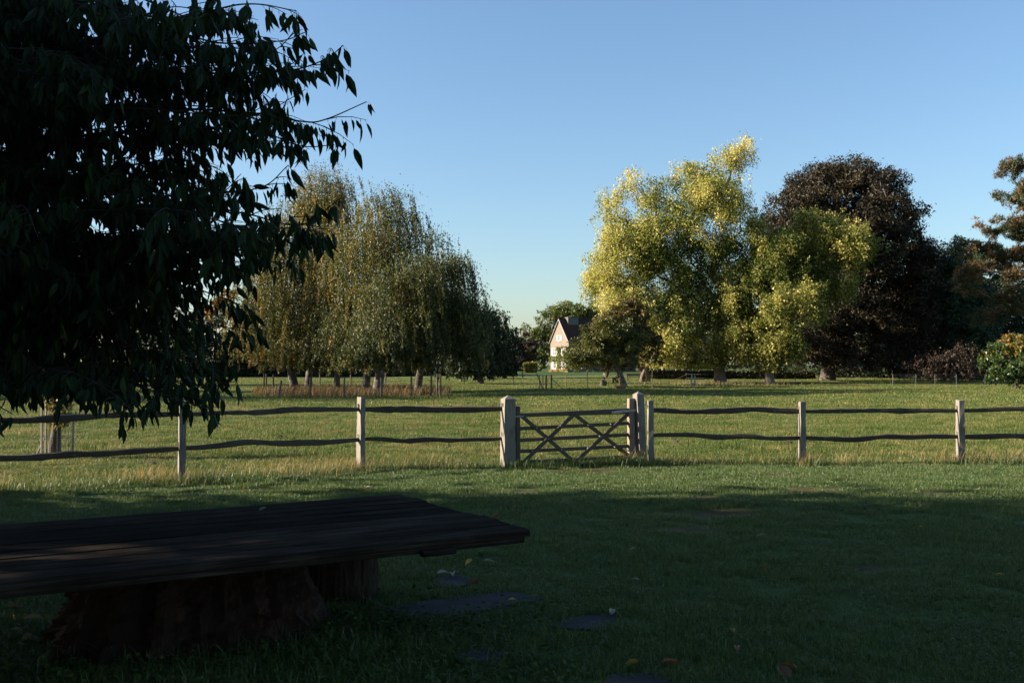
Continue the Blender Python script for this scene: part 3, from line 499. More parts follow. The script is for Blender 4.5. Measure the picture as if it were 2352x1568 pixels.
# ------------------------------------------------------------------ oak post-and-rail fence
rng = np.random.default_rng(77)
def post_mesh(w_, d_, h, seed, cap=0.0, lean=0.0, taper=.94):
    r_ = np.random.default_rng(seed); n_ = 9; zz = np.linspace(-.35, h, n_); vs_ = []
    for k, z_ in enumerate(zz):
        s_ = 1-(1-taper)*max(z_, 0)/h; j_ = r_.normal(0, .0035, (4, 2))
        for q_, (a, b) in enumerate(((-1, -1), (1, -1), (1, 1), (-1, 1))):
            vs_.append([a*w_/2*s_+j_[q_, 0]+lean*(z_/h), b*d_/2*s_+j_[q_, 1], z_ + (r_.normal(0, .006) if k == n_-1 else 0)])
    f = [[k*4+i_, k*4+(i_+1) % 4, k*4+4+(i_+1) % 4, k*4+4+i_] for k in range(n_-1) for i_ in range(4)]; v = np.array(vs_)
    e = (n_-1)*4
    if cap:
        tv_ = np.array([[lean, 0, h+cap]]); v = np.concatenate([v, tv_]); return fast_mesh('post', v, [np.array(f), np.array([[e+i_, e+(i_+1) % 4, len(v)-1] for i_ in range(4)])])
    f.append([e, e+1, e+2, e+3]); me_ = fast_mesh('post', v, np.array(f)); return me_
def rail_mesh(p0, p1, w_, h_, seed, wav=.03):
    """a cleft, wavy rail between two points (local coordinates)"""
    r_ = np.random.default_rng(seed); p0, p1 = np.asarray(p0, float), np.asarray(p1, float); n_ = 22; u = np.linspace(0, 1, n_); d_ = p1-p0; L = np.linalg.norm(d_); d_ /= L; s_ = np.cross(d_, [0, 0, 1.]); s_ /= np.linalg.norm(s_); up = np.cross(s_, d_)
    env = np.sin(math.pi*u)**.6; a, b, c_ = r_.uniform(0, 6, 3); wav = wav*r_.uniform(.4, 1.7); h_ = h_*r_.uniform(.85, 1.15)
    oz = wav*env*(np.sin(u*4.6+a)+.6*np.sin(u*9+b)+.3*np.sin(u*19+c_)); oy = .6*wav*env*np.sin(u*5.1+c_)
    hh = h_*(.72+.36*env+.10*env*np.sin(u*13+b)+.10*r_.normal(size=n_)*env); ww = w_*(.75+.3*env); tw = .35*np.sin(u*3+a)
    V = []
    for k in range(n_):
        c0 = p0+d_*u[k]*L+up*oz[k]+s_*oy[k]
        for (y_, z_) in ((-.5, -.42), (-.28, -.5), (.35, -.46), (.5, -.1), (.42, .45), (-.1, .5), (-.5, .28)):
            y2 = y_*math.cos(tw[k])-z_*math.sin(tw[k]); z2 = z_*math.cos(tw[k])+y_*math.sin(tw[k])*.6; V.append(c0+s_*y2*ww[k]+up*z2*hh[k])
    m = 7; i_ = np.arange(m); k = (np.arange(n_-1)*m)[:, None]; f = np.stack([k+i_, k+(i_+1) % m, k+m+(i_+1) % m, k+m+i_], -1).reshape(-1, 4)
    e = (n_-1)*m
    return fast_mesh('rail', np.array(V), [f, np.array([list(range(m))[::-1], [e+q_ for q_ in range(m)]])], smooth=False)
def fence(label, posts, rails, seed):
    """posts: x, y, yaw deg, w, d, h, has post;  rails: heights at each post"""
    b0 = np.array([posts[0][0], posts[0][1], 0.]); root = thing('rail_fence', label, 'fence', b0)
    P = [np.array([q_[0], q_[1], float(g(q_[0], q_[1]))]) for q_ in posts]
    for k, q_ in enumerate(posts):
        if not q_[6]: continue
        po = link('post', post_mesh(q_[3], q_[4], q_[5], seed+k), M['post'], root, P[k]-b0); po.rotation_euler = (R(q_[7] if len(q_) > 7 else 0), 0, R(q_[2]))
        for z_ in (rails[0][k], rails[1][k]):                     # thin dark blocks on the left face imitate the shade in the mortise gaps
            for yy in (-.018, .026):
                link('mortise_shade_strip', box_mesh('mortise_shade_strip', -q_[3]/2-.003, -q_[3]/2+.01, yy-.007, yy+.007, z_+.03, z_+.085+.01*(yy > 0)), M['slot'], po)
    for ri, hs in enumerate(rails):
        for k in range(len(P)-1):
            a, b = P[k]+np.array([0, 0, hs[k]]), P[k+1]+np.array([0, 0, hs[k+1]])
            link('rail', rail_mesh(a-b0, b-b0, .055, .088, seed*3+ri*17+k, .022), M['rail'], root)
    return root
fence('left oak fence, two wavy dark rails between pale posts', [(-10.2, 12.6, 20, .09, .16, 1.2, 1), (-7.45, 13.55, 22, .09, .16, 1.2, 1), (-4.96, 15.0, 25, .10, .15, 1.21, 1), (-2.53, 16.7, 33, .088, .17, 1.21, 1, 0), (-.10, 17.14, 0, 0, 0, 0, 0)],
      [[1.0, 1.0, 1.02, 1.005, 1.0], [.5, .46, .505, .50, .50]], 5)
fence('right oak fence, lichened rails between three pale posts', [(2.42, 17.4, 2, .10, .10, 1.14, 1), (5.1, 17.55, 2, .095, .15, 1.11, 1, 1.0), (8.0, 17.8, -2, .10, .17, 1.12, 1), (10.9, 18.05, 0, .1, .16, 1.15, 1)],
      [[.965, .935, .935, .98], [.52, .475, .47, .45]], 9)
# ------------------------------------------------------------------ gate
def gate_post(label, x, y, yaw, w_, h, cap, lean):
    b = np.array([x, y, float(g(x, y))]); o_ = link('gate_post', post_mesh(w_, w_, h, int(x*10)+50, cap, lean, .97), M['post'], None, b); o_.rotation_euler = (0, 0, R(yaw)); tag(o_, label, 'post', None); return o_
gp = gate_post('thick square gate post with pyramid top at the latch side', -.07, 17.12, 23, .205, 1.17, .065, 0)
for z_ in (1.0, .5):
    for yy in (-.03, .03): link('mortise_shade_strip', box_mesh('mortise_shade_strip', -.107, -.09, yy-.008, yy+.008, z_+.035, z_+.10), M['slot'], gp)  # dark strips on the post imitate shaded gaps
gate_post('leaning gate post with pyramid top at the hinge side', 2.33, 18.0, 27, .15, 1.22, .055, -.055)
G0, G1 = np.array([.075, 17.16]), np.array([2.19, 17.98]); GL = np.linalg.norm(G1-G0); gyaw = math.atan2(*(G1-G0)[::-1])
gate = thing('field_gate', 'dark five-bar wooden field gate with crossed braces', 'gate', (*G0, 0), rz=gyaw)
gg = M['gate']
def bar(name, x0, z0, x1, z1, h0, h1, y0, y1, mat=None, par=None):
    L_ = math.hypot(x1-x0, z1-z0); cx_, cz_ = -(z1-z0)/L_, (x1-x0)/L_
    v = []
    for yy in (y0, y1):
        v += [[x0-cx_*h0/2, yy, z0-cz_*h0/2], [x1-cx_*h1/2, yy, z1-cz_*h1/2], [x1+cx_*h1/2, yy, z1+cz_*h1/2], [x0+cx_*h0/2, yy, z0+cz_*h0/2]]
    me_ = fast_mesh(name, np.array(v), [[0, 1, 2, 3], [7, 6, 5, 4], [0, 4, 5, 1], [1, 5, 6, 2], [2, 6, 7, 3], [3, 7, 4, 0]]); bevel_mesh(me_, .006); return link(name, me_, mat or gg, par or gate)
bar('heel_stile', GL-.05, -.05, GL-.05, 1.15, .115, .115, -.045, .045, M['stile'])
bar('head_stile', .02, .0, .02, 1.04, .075, .075, -.045, .045)
bar('top_rail', .0, .885, GL-.02, .925, .062, .105, -.04, .04)
for z0, z1 in ((.655, .705), (.455, .50), (.265, .295), (.08, .105)): bar('rail', .05, z0, GL-.1, z1, .062, .062, -.022, .022)
mx = GL*.47
for x0, z0, x1, z1 in ((.09, .87, mx, .06), (mx-.02, .87, .08, .06), (mx+.02, .88, GL-.08, .10), (GL-.13, .88, mx+.03, .06)):
    bar('brace', x0, z0, x1, z1, .068, .068, -.046 if x0 < x1 else -.07, -.023 if x0 < x1 else -.047)
for x0, z0 in ((.35, .665), (.57, .47), (.82, .275), (.80, .69), (1.33, .695), (1.56, .49), (1.86, .29), (.27, .27), (1.33, .29), (1.78, .70)):
    link('bolt', fast_mesh('bolt', *tube([[x0, -.078, z0], [x0, -.044, z0]], .011, 6)), M['iron'], gate)
bar('hinge_strap', GL-.47, .905, GL+.03, .935, .05, .05, -.055, -.041, M['iron'])
for x0 in (GL-.42, GL-.22): link('bolt', fast_mesh('bolt', *tube([[x0, -.068, .917], [x0, -.05, .917]], .013, 6)), M['iron'], gate)
bar('latch_plate', -.05, .865, .12, .868, .022, .022, -.056, -.042, M['iron'])
link('latch_bar', fast_mesh('latch_bar', *tube([[GL-.16, -.03, .22], [GL-.05, -.06, .2], [GL-.03, -.05, .26]], .012, 5)), M['iron'], gate)

# ------------------------------------------------------------------ fences and small things out in the meadow
def stake(parent, x, y, h, r_, mat, lean=(0, 0), name='post', z=None):
    b = np.array([x, y, float(g(x, y))])-np.array(parent.location); v, f = tube([b-np.array([0, 0, .2]), b+np.array([lean[0]*.5, lean[1]*.5, h*.5]), b+np.array([lean[0], lean[1], h])], [r_, r_*.97, r_*.93], 7); return link(name, fast_mesh(name, v, f), mat, parent)
enc = thing('enclosure_fence', 'low stake-and-wire fence round the birch clump', 'fence', GY(800, 60))
EP = [(607, 63, 1.25, 0), (612, 65, 1.2, 0), (628, 60, 1.15, 0), (639, 52, .95, .18), (669, 72, 1.2, 0), (713, 53, 1.08, 0), (735, 73, 1.25, 0), (791, 52, 1.05, 0), (806, 74, 1.3, 0), (876, 52, 1.08, 0), (886, 72, 1.2, 0), (945, 56, 1.08, 0), (991, 56, 1.2, 0), (1004, 54.5, 1.28, 0), (1012, 55, 1.25, 0)]
for k, (px, Y, h, ln) in enumerate(EP): b = GY(px, Y); stake(enc, b[0], b[1], h, .055, M['stake'], (ln, 0))
for seq in ((3, 5, 7, 9, 11, 12, 13), (0, 4, 6, 8, 10, 14)):
    for z_ in (.45, .85):
        pts = np.array([GY(EP[k][0], EP[k][1])+np.array([0, 0, z_]) for k in seq])-np.array(enc.location); link('wire', fast_mesh('wire', *tube(pts, .006, 4, cap=False)), M['wire'], enc)
wf = thing('wire_fence', 'thin wire fence on rusty steel stakes across the middle meadow', 'fence', GY(1400, 74))
WP = [(1180, 92, 1.0), (1300, 78, 1.0), (1349, 72, 1.15), (1423, 75, 1.2), (1498, 74, 1.4), (1576, 88, 1.05), (1655, 84, 1.1), (1745, 84, 1.15), (1826, 84, .8), (1880, 84, .9)]
for px, Y, h in WP: b = GY(px, Y); stake(wf, b[0], b[1], h, .03, M['rust'])
for z_ in (.3, .62, .95):
    pts = np.array([GY(px, Y)+np.array([0, 0, z_]) for px, Y, h in WP])-np.array(wf.location); link('wire', fast_mesh('wire', *tube(pts, .006, 4, cap=False)), M['wire'], wf)
b = GY(1576, 88)-np.array(wf.location); link('brace', fast_mesh('brace', *tube([b+np.array([0, 0, .9]), b+np.array([-2.0, -.2, 0])], .02, 5)), M['rust'], wf)
bs = thing('brace_stakes', 'group of dark leaning straining stakes standing alone in the meadow', 'stakes', GY(1253, 69))
for px, Y, h, r_, ln in ((1239, 69.5, 1.0, .035, 0), (1247, 70, .95, .035, 0), (1254.6, 68, .98, .06, 0), (1266.6, 67, 1.02, .055, 0), (1238, 69, 1.1, .04, .5)): q_ = GY(px if not ln else 1249, Y); stake(bs, q_[0], q_[1], h, r_, M['rust'], (-ln, 0))
b = GY(1267, 67)-np.array(bs.location); link('brace', fast_mesh('brace', *tube([b+np.array([0, 0, .75]), b+np.array([.85, .1, 0])], .022, 5)), M['stake'], bs)
hs = thing('white_stakes', 'pair of pale wooden stakes joined by a crosspiece left of the maple trunk', 'stakes', GY(1593, 78))
for px, h in ((1588.5, 1.05), (1595.5, .95)): q_ = GY(px, 78); stake(hs, q_[0], q_[1], h, .06, M['palestake'])
q0, q1 = GY(1588.5, 78)-np.array(hs.location), GY(1595.5, 78)-np.array(hs.location); link('crosspiece', fast_mesh('crosspiece', *tube([q0+np.array([0, -.05, .28]), q1+np.array([0, -.05, .28])], .06, 5)), M['palestake'], hs)
mf = thing('metal_hurdle', 'thin grey metal rail fence in the shade at the right', 'fence', GY(2150, 78))
for px in (2050, 2103, 2147, 2196, 2262): q_ = GY(px, 78); stake(mf, q_[0], q_[1], 1.0, .022, M['wire'])
for z_ in (.28, .52, .76, .98):
    pts = np.array([GY(px, 78)+np.array([0, 0, z_]) for px in (2050, 2150, 2262)])-np.array(mf.location); link('rail', fast_mesh('rail', *tube(pts, .012, 4, cap=False)), M['wire'], mf)
# terracotta trough at the apple tree
tb = GP(1426, 894); pot = thing('terracotta_trough', 'round terracotta trough at the foot of the apple tree', 'trough', tb)
a_ = np.arange(17)*2*math.pi/16; prof = [(.30, 0), (.40, .20), (.42, .22), (.42, .27), (.37, .27), (.35, .15), (0.01, .15)]
V = np.array([[r_*math.cos(x_), r_*math.sin(x_), z_] for r_, z_ in prof for x_ in a_[:-1]]); k = np.arange(len(prof)-1)[:, None]*16; i_ = np.arange(16)[None]
link('bowl', fast_mesh('bowl', V, np.stack([k+i_, k+(i_+1) % 16, k+16+(i_+1) % 16, k+16+i_], -1).reshape(-1, 4), smooth=True), M['terracotta'], pot)
make_tree('small_shrub', 'small dark leafy shrub on one thin stem beside the trough', 'shrub', 1412, 73, [(1413, 878, 7, 8)], 14, 260, .11, M['dark'], M['darkbark'], .035, 66, .12, lowest=.4)
# gnarled dead stumps
def stump_geo(P, rad, seed, rough=.12, sides=14, flare=1.0):
    r_ = np.random.default_rng(seed); P = np.asarray(P, float); n_ = len(P); a = np.arange(sides)*2*math.pi/sides; V = []
    lob = r_.normal(0, rough, sides)
    for k in range(n_):
        rr = rad[k]*(1+lob+r_.normal(0, rough*.35, sides)); V.append(np.stack([P[k, 0]+rr*np.cos(a), P[k, 1]+rr*np.sin(a), np.full(sides, P[k, 2])+(r_.normal(0, rad[k]*.15, sides) if k == n_-1 else 0)], -1))
    V = np.concatenate(V); k = (np.arange(n_-1)*sides)[:, None]; i_ = np.arange(sides)[None]; f = np.stack([k+i_, k+(i_+1) % sides, k+sides+(i_+1) % sides, k+sides+i_], -1).reshape(-1, 4)
    V = np.concatenate([V, P[-1:]]); e = (n_-1)*sides; return V, [f, np.array([[e+q_, e+(q_+1) % sides, len(V)-1] for q_ in range(sides)])]
for px, lb, ln in ((1475, 'left gnarled grey stump standing behind the apple tree', .15), (1487, 'right gnarled grey stump standing behind the apple tree', -.12)):
    b = GY(px, 100); V, f = stump_geo([[0, 0, -.2], [0, 0, .4], [ln, 0, .9], [ln*2.2, 0, 1.25]], [.34, .26, .24, .15], px, .15); o_ = link('dead_stump', fast_mesh('dead_stump', V, f), M['stake'], None, b); tag(o_, lb, 'stump', 'gnarled stumps in the meadow')
bn = thing('garden_bench', 'small weathered bench on the grass right of the apple tree', 'bench', GY(1455, 104))
link('seat', box_mesh('seat', -.7, .7, -.2, .2, .42, .47), M['stake'], bn); link('backrest', box_mesh('backrest', -.7, .7, .18, .22, .55, .8), M['stake'], bn)
for x_ in (-.62, .62):
    for y_ in (-.15, .18): link('leg', box_mesh('leg', x_-.035, x_+.035, y_-.035, y_+.035, -.1, .42 if y_ < 0 else .8), M['stake'], bn)
# molehills and dung, and one weed tuft built as a clod
for k, (px, py, s_, lb) in enumerate([(641, 1004, .13, 'dark molehill seen between the rails of the left fence'), (671, 1040, .12, 'reddish clod lying in the meadow under the left lower rail'), (1552, 1019, .14, 'flat dark molehill right of the gate'), (1811, 1018, .10, 'small dark clod beside the first post right of the gate'), (348, 1068, .11, 'dark weed tuft by the left post, shaped as a clod'), (1254, 1027, .11, 'dark clod seen through the gate bars')]):
    b = GP(px, py); V, f = stump_geo([[0, 0, -.05], [0, 0, .12*s_], [0, 0, .32*s_], [.1*s_, 0, .5*s_]], [1.35*s_, 1.05*s_, .7*s_, .3*s_], k+3, .22, 12); o_ = link('molehill', fast_mesh('molehill', V, f, smooth=True), M['soil'], None, b); tag(o_, lb, 'molehill', 'clods in the meadow')
# young tree in a wire guard, left
tgp = GP(131, 1053)
tg = thing('tree_guard', 'cylindrical wire tree guard with pale stakes behind the left fence', 'tree guard', tgp)
gr = Geo()
for k in range(22): a = k*2*math.pi/22; tube_geo(gr, np.array([[.25*math.cos(a), .25*math.sin(a), -.05], [.25*math.cos(a), .25*math.sin(a), 1.0+.03*math.sin(k*3)]]), .0045, 4)
for z_ in (.1, .4, .7, .95): a = np.linspace(0, 2*math.pi, 25); tube_geo(gr, np.stack([.25*np.cos(a), .25*np.sin(a), np.full(25, z_)], -1), .004, 4)
link('wire_mesh', gr.mesh('wire_mesh'), M['wire'], tg)
for a, h in ((3.3, 1.15), (2.8, 1.1), (.3, .75)): link('stake', fast_mesh('stake', *tube([[.27*math.cos(a), .27*math.sin(a), -.2], [.28*math.cos(a), .28*math.sin(a), h]], .016, 6)), M['palestake'], tg)
link('prop', fast_mesh('prop', *tube([[-.42, -.05, -.05], [-.24, 0, .38]], .018, 6)), M['palestake'], tg)
make_tree('young_tree', 'young tree growing inside the wire guard', 'tree', 131, float(tgp[1]), [(128, 880, 40, 60), (135, 960, 22, 40)], 40, 900, .11, M['birch'], M['bark'], .13, 67, .12, lowest=.35)

# ------------------------------------------------------------------ near drooping tree
rows = [(0, 0), (.18, .30), (.45, .42), (.75, .26), (1, 0)]
tvv = [[0, 0, 0]]
for t_, w_ in rows[1:4]: tvv += [[t_, w_*.42, .05*w_/.4-.10*t_*t_], [t_, 0, -.03-.10*t_*t_], [t_, -w_*.42, .05*w_/.4-.10*t_*t_]]
tvv += [[1.06, 0, -.16]]; tvv += [[0, .008, 0], [-.12, .01, .05], [-.24, 0, .03]]
NL = np.array(tvv); NLF4 = np.array([[1, 4, 5, 2], [2, 5, 6, 3], [4, 7, 8, 5], [5, 8, 9, 6]]); NLF3 = np.array([[0, 1, 2], [0, 2, 3], [7, 10, 8], [8, 10, 9], [0, 11, 12], [0, 12, 13]])
rng = np.random.default_rng(123)
TB = np.array([-5.3, 8.2, 0.]); tree = thing('drooping_tree', 'dark near tree with long drooping pointed leaves at the left', 'tree', TB)
tl = smooth_line([TB+[0, 0, -.2], TB+[.05, 0, 1.2], TB+[.2, -.15, 3], TB+[.25, -.2, 5], TB+[.5, -.5, 8]], 14); v, f = tube(tl-TB, np.linspace(.26, .07, 14)*np.where(np.arange(14) == 0, 1.5, 1), 12); link('trunk', fast_mesh('trunk', v, f, smooth=True), M['bark'], tree)
# boughs as picture points with depth: tip last; third value = bare length near the tip
BO = [
 ([(60, -20, 6.2), (361, 40, 5.6), (560, 10, 5.2), (680, 25, 5.0)], 0), ([(100, 120, 6.4), (361, 75, 5.8), (505, 99, 5.5), (640, 95, 5.3), (700, 75, 5.2)], 0),
 ([(100, 180, 6.4), (420, 170, 5.7), (640, 165, 5.4), (740, 140, 5.2), (788, 105, 5.1)], .0), ([(60, 260, 6.4), (380, 250, 5.9), (600, 262, 5.6), (700, 280, 5.4), (752, 273, 5.3), (842, 234, 5.2)], .15),
 ([(80, 330, 6.4), (400, 300, 5.9), (580, 300, 5.6), (690, 335, 5.4), (768, 333, 5.3)], .10), ([(60, 420, 6.4), (330, 400, 5.9), (480, 440, 5.6), (600, 430, 5.4), (662, 380, 5.3)], 0),
 ([(60, 440, 6.8), (300, 380, 6.2), (430, 370, 5.9), (500, 385, 5.8)], 0), ([(60, 500, 6.3), (400, 470, 5.6), (560, 490, 5.3), (690, 517, 5.1), (782, 455, 5.0)], .10),
 ([(80, 560, 6.4), (400, 540, 5.7), (560, 540, 5.4), (680, 540, 5.2), (745, 535, 5.1)], 0), ([(80, 600, 6.6), (380, 590, 6.0), (520, 570, 5.7), (620, 600, 5.5), (688, 605, 5.4)], .05),
 ([(60, 640, 6.3), (360, 610, 5.7), (480, 600, 5.5), (560, 625, 5.4)], 0), ([(60, 700, 6.4), (380, 660, 5.8), (500, 680, 5.6), (580, 715, 5.5)], 0), ([(60, 760, 6.4), (350, 720, 5.8), (470, 740, 5.6), (556, 760, 5.5)], 0),
 ([(40, 800, 6.4), (300, 790, 5.9), (430, 820, 5.7), (520, 860, 5.6)], 0), ([(60, 840, 6.2), (280, 850, 5.7), (420, 880, 5.5), (500, 880, 5.4), (545, 875, 5.35)], 0), ([(60, 850, 6.2), (260, 872, 5.6), (400, 915, 5.3), (488, 942, 5.2)], 0),
 ([(60, 840, 6.0), (180, 862, 5.4), (260, 905, 5.2), (305, 945, 5.1)], 0), ([(-80, 860, 5.6), (-20, 920, 5.2), (28, 950, 5.1)], 0), ([(40, 860, 6.6), (250, 850, 6.0), (380, 870, 5.8), (450, 880, 5.7)], 0)]
for k in range(62):                       # the inner mass of the crown at several depths
    tx = rng.uniform(40, 400)*(1-.25*rng.random()); ty = rng.uniform(-60, 770); d_ = rng.uniform(4.8, 9.0); lim = np.interp(ty, [0, 300, 420, 560, 700, 900], [600, 610, 480, 520, 480, 400]); tx = min(tx, lim-40)
    BO.append(([(-60, ty+rng.uniform(-60, 60), d_+.6), (tx*.45, ty-30+rng.uniform(-40, 20), d_+.2), (tx, ty+rng.uniform(0, 30), d_)], 0))
for pts, bare in list(BO[:14]):           # side boughs beside the main ones fill the outer crown
    for q in range(2):
        ox, oy, od, cut = rng.uniform(-30, 10), rng.uniform(-34, 26), rng.uniform(-.6, .7), rng.uniform(.66, .9); x0 = pts[0][0]
        BO.append(([(x0+(p_[0]-x0)*cut+ox, p_[1]+oy*(k_+1)/len(pts), p_[2]+od) for k_, p_ in enumerate(pts)], 0))
LP, LA, LS, LZ = [], [], [], []; twg = Geo()
for bi, (pts, bare) in enumerate(BO):
    P = [W(*q_) for q_ in pts]; zst = min(max(P[0][2]-.5, 1.6), 5.5); st_ = np.array([np.interp(zst, tl[:, 2], tl[:, 0]), np.interp(zst, tl[:, 2], tl[:, 1]), zst])
    L_ = smooth_line([st_, (st_*.5+P[0]*.5)+[0, 0, .12], *P], 60); seg = np.linalg.norm(np.diff(L_, axis=0), axis=1); cum = np.concatenate([[0], np.cumsum(seg)]); tot = cum[-1]
    if bi < 19: v, f = tube(L_-TB, np.interp(cum, [0, tot*.5, tot], [.034, .013, .0025]), 6); link('branch', fast_mesh('branch', v, f, smooth=True), M['darkbark'], tree)
    else: tube_geo(twg, L_-TB, np.interp(cum, [0, tot*.5, tot], [.022, .009, .002]), 5)
    s_ = tot*.18
    while s_ < tot:
        s_ += rng.uniform(.06, .12); u = min(s_, tot); c0 = np.array([np.interp(u, cum, L_[:, k]) for k in range(3)]); d_ = unit(np.array([np.interp(min(u+.05, tot), cum, L_[:, k]) for k in range(3)])-np.array([np.interp(max(u-.05, 0), cum, L_[:, k]) for k in range(3)]))
        if bare and tot-.04-bare < u < tot-.07: continue
        end = 1-u/tot; tl_ = rng.uniform(.10, .42)*(.45+1.2*min(end*3, .7)) if u < tot-.03 else .02
        lat = unit(np.cross(d_, [0, 0, 1.]))*rng.choice([-1, 1])*rng.uniform(.4, 1)+d_*.7+np.array([0, 0, rng.uniform(-.2, .75)]); lat = unit(lat); nl_ = max(2, int(tl_/.025))
        tp = [c0+lat*tl_*x_+np.array([0, 0, -.16*tl_*x_*x_*2]) for x_ in np.linspace(0, 1, 4)]
        if tl_ > .06: tube_geo(twg, np.array(tp)-TB, [.003, .0025, .002, .0012], 4)
        for q_ in range(nl_):
            x_ = (q_+.6)/nl_; pp = c0+lat*tl_*x_+np.array([0, 0, -.32*tl_*x_*x_]); al = unit(np.array([0, 0, -1.])+lat*rng.uniform(-.05, .5)+rng.normal(0, .24, 3)); sz = rng.uniform(.052, .10)+.035*rng.random()**2
            LP.append(pp+al*sz*.24); LA.append(al); LS.append(unit(np.cross(al, unit(rng.normal(0, 1, 3)*[1, 1, .3])))); LZ.append(sz)
LP, LA, LS, LZ = map(np.asarray, (LP, LA, LS, LZ))
link('twig', twg.mesh('twig'), M['darkbark'], tree)
# upper crown above the frame
nU = 9000; cc = rng.normal(0, 1, (90, 3)); cc = unit(cc)*(rng.uniform(.25, 1, 90)**.5)[:, None]*[4.6, 4.4, 2.6]+[-5.0, 7.2, 6.6]
cl2 = unit(rng.normal(0, 1, (40, 3)))*rng.uniform(.3, 1, 40)[:, None]*[1.6, 1.8, 1.5]+[-7.2, 8.9, 3.6]; cc[50:] = cl2
pu = cc[rng.integers(0, 90, nU)]+rng.normal(0, .5, (nU, 3)); lim = 1.75+(pu[:, 1])*(838+60)/FPX; inv = (pu[:, 1] > .5) & (pu[:, 2] < lim+.15) & (pu[:, 0] > -.54*pu[:, 1]-.3); pu = pu[~inv]; nU = len(pu)
au = unit(np.array([0, 0, -1.])+rng.normal(0, .5, (nU, 3))); su = unit(np.cross(au, rng.normal(size=(nU, 3))))

# largest leaves as single parts
dy = LP[:, 1]; pxx = 1176+LP[:, 0]/dy*FPX; pyy = 838-(LP[:, 2]-EYE)/dy*FPX
vis = (pxx > 5) & (pxx < 2300) & (pyy > 5) & (pyy < 1100); score = np.where(vis, LZ/dy+.00002*np.clip(pxx, 0, 800), -1); big = np.argsort(-score)[:300]; rest = np.setdiff1d(np.arange(len(LP)), big)
lt = np.clip(rng.normal(.45, .22, len(LP)), 0, 1)
lmes = []
for k in range(3):
    me = fast_mesh('leaf', NL, [NLF4, NLF3], tint=np.full(len(NL), .25+.25*k)); me.materials.append(M['cherry']); lmes.append(me)
for n_, k in enumerate(big):
    o_ = bpy.data.objects.new('leaf', lmes[n_ % 3]); COL.objects.link(o_); o_.parent = tree; A_, S_ = LA[k], LS[k]; N_ = np.cross(A_, S_); sz = LZ[k]; loc = LP[k]-TB
    o_.matrix_basis = Matrix(((A_[0]*sz, S_[0]*sz, N_[0]*sz, loc[0]), (A_[1]*sz, S_[1]*sz, N_[1]*sz, loc[1]), (A_[2]*sz, S_[2]*sz, N_[2]*sz, loc[2]), (0, 0, 0, 1)))
deep = rest[LP[rest][:, 1] > 6.3]; rest = rest[LP[rest][:, 1] <= 6.3]; v0, f0 = place(LEAF4*np.array([1.05, .5, 1]), LEAF4F, LP[deep]-TB, LA[deep], LS[deep], LZ[deep])
v1, f1 = place(NL, [NLF4, NLF3], LP[rest]-TB, LA[rest], LS[rest], LZ[rest]); v2, f2 = place(NL*np.array([1, 1.3, 1]), [NLF4, NLF3], pu-TB, au, su, rng.uniform(.14, .24, nU))
fo = link('foliage', fast_mesh('foliage', np.concatenate([v1, v2, v0]), [np.concatenate([f1[0], f2[0]+len(v1), f0[0]+len(v1)+len(v2)]), np.concatenate([f1[1], f2[1]+len(v1)])], tint=np.concatenate([np.repeat(lt[rest], len(NL)), np.repeat(np.clip(rng.normal(.45, .2, nU), 0, 1), len(NL)), np.repeat(lt[deep], 4)])), M['cherry'], tree); fo['kind'] = 'stuff'
up_b = Geo()
for k in range(0, 90, 2): tube_geo(up_b, np.array([tl[min(13, int(8+k/18))], (tl[10]+cc[k])/2+[0, 0, .2], cc[k]])-TB, [.03, .018, .005], 5)
link('upper_branches', up_b.mesh('upper_branches'), M['darkbark'], tree)['kind'] = 'stuff'

# ------------------------------------------------------------------ plank table on stumps
C0 = np.array([.12, 6.40]); U = np.array([-.856, -.517]); V_ = np.array([-.517, .856]); ZT = .70      # near right corner, along, across
tyaw = math.atan2(U[1], U[0])+math.pi
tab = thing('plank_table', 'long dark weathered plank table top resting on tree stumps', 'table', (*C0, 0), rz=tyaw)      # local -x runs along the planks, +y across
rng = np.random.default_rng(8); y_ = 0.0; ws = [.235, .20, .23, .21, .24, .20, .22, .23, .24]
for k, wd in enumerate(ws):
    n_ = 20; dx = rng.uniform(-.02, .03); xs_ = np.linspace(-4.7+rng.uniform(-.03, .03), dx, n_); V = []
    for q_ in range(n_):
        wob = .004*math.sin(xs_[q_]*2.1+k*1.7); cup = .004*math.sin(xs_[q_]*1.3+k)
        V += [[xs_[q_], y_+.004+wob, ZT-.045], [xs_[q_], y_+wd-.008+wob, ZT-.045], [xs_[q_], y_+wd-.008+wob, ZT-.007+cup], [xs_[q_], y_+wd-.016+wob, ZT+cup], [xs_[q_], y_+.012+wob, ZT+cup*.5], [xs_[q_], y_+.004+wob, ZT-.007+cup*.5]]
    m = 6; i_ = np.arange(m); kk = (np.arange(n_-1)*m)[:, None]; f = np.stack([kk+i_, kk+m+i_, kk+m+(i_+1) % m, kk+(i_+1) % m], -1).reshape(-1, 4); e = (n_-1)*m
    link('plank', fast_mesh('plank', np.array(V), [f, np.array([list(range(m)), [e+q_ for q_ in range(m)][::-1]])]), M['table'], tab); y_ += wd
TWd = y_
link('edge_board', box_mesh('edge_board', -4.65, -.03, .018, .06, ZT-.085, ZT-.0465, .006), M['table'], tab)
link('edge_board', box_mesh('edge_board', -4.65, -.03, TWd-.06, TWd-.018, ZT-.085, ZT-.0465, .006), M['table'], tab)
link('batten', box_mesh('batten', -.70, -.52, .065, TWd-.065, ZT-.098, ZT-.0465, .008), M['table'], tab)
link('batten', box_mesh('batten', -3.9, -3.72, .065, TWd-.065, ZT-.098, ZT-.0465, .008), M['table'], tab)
link('edge_cleat', box_mesh('edge_cleat', -.78, -.55, -.03, .016, ZT-.098, ZT-.06, .006), M['table'], tab)
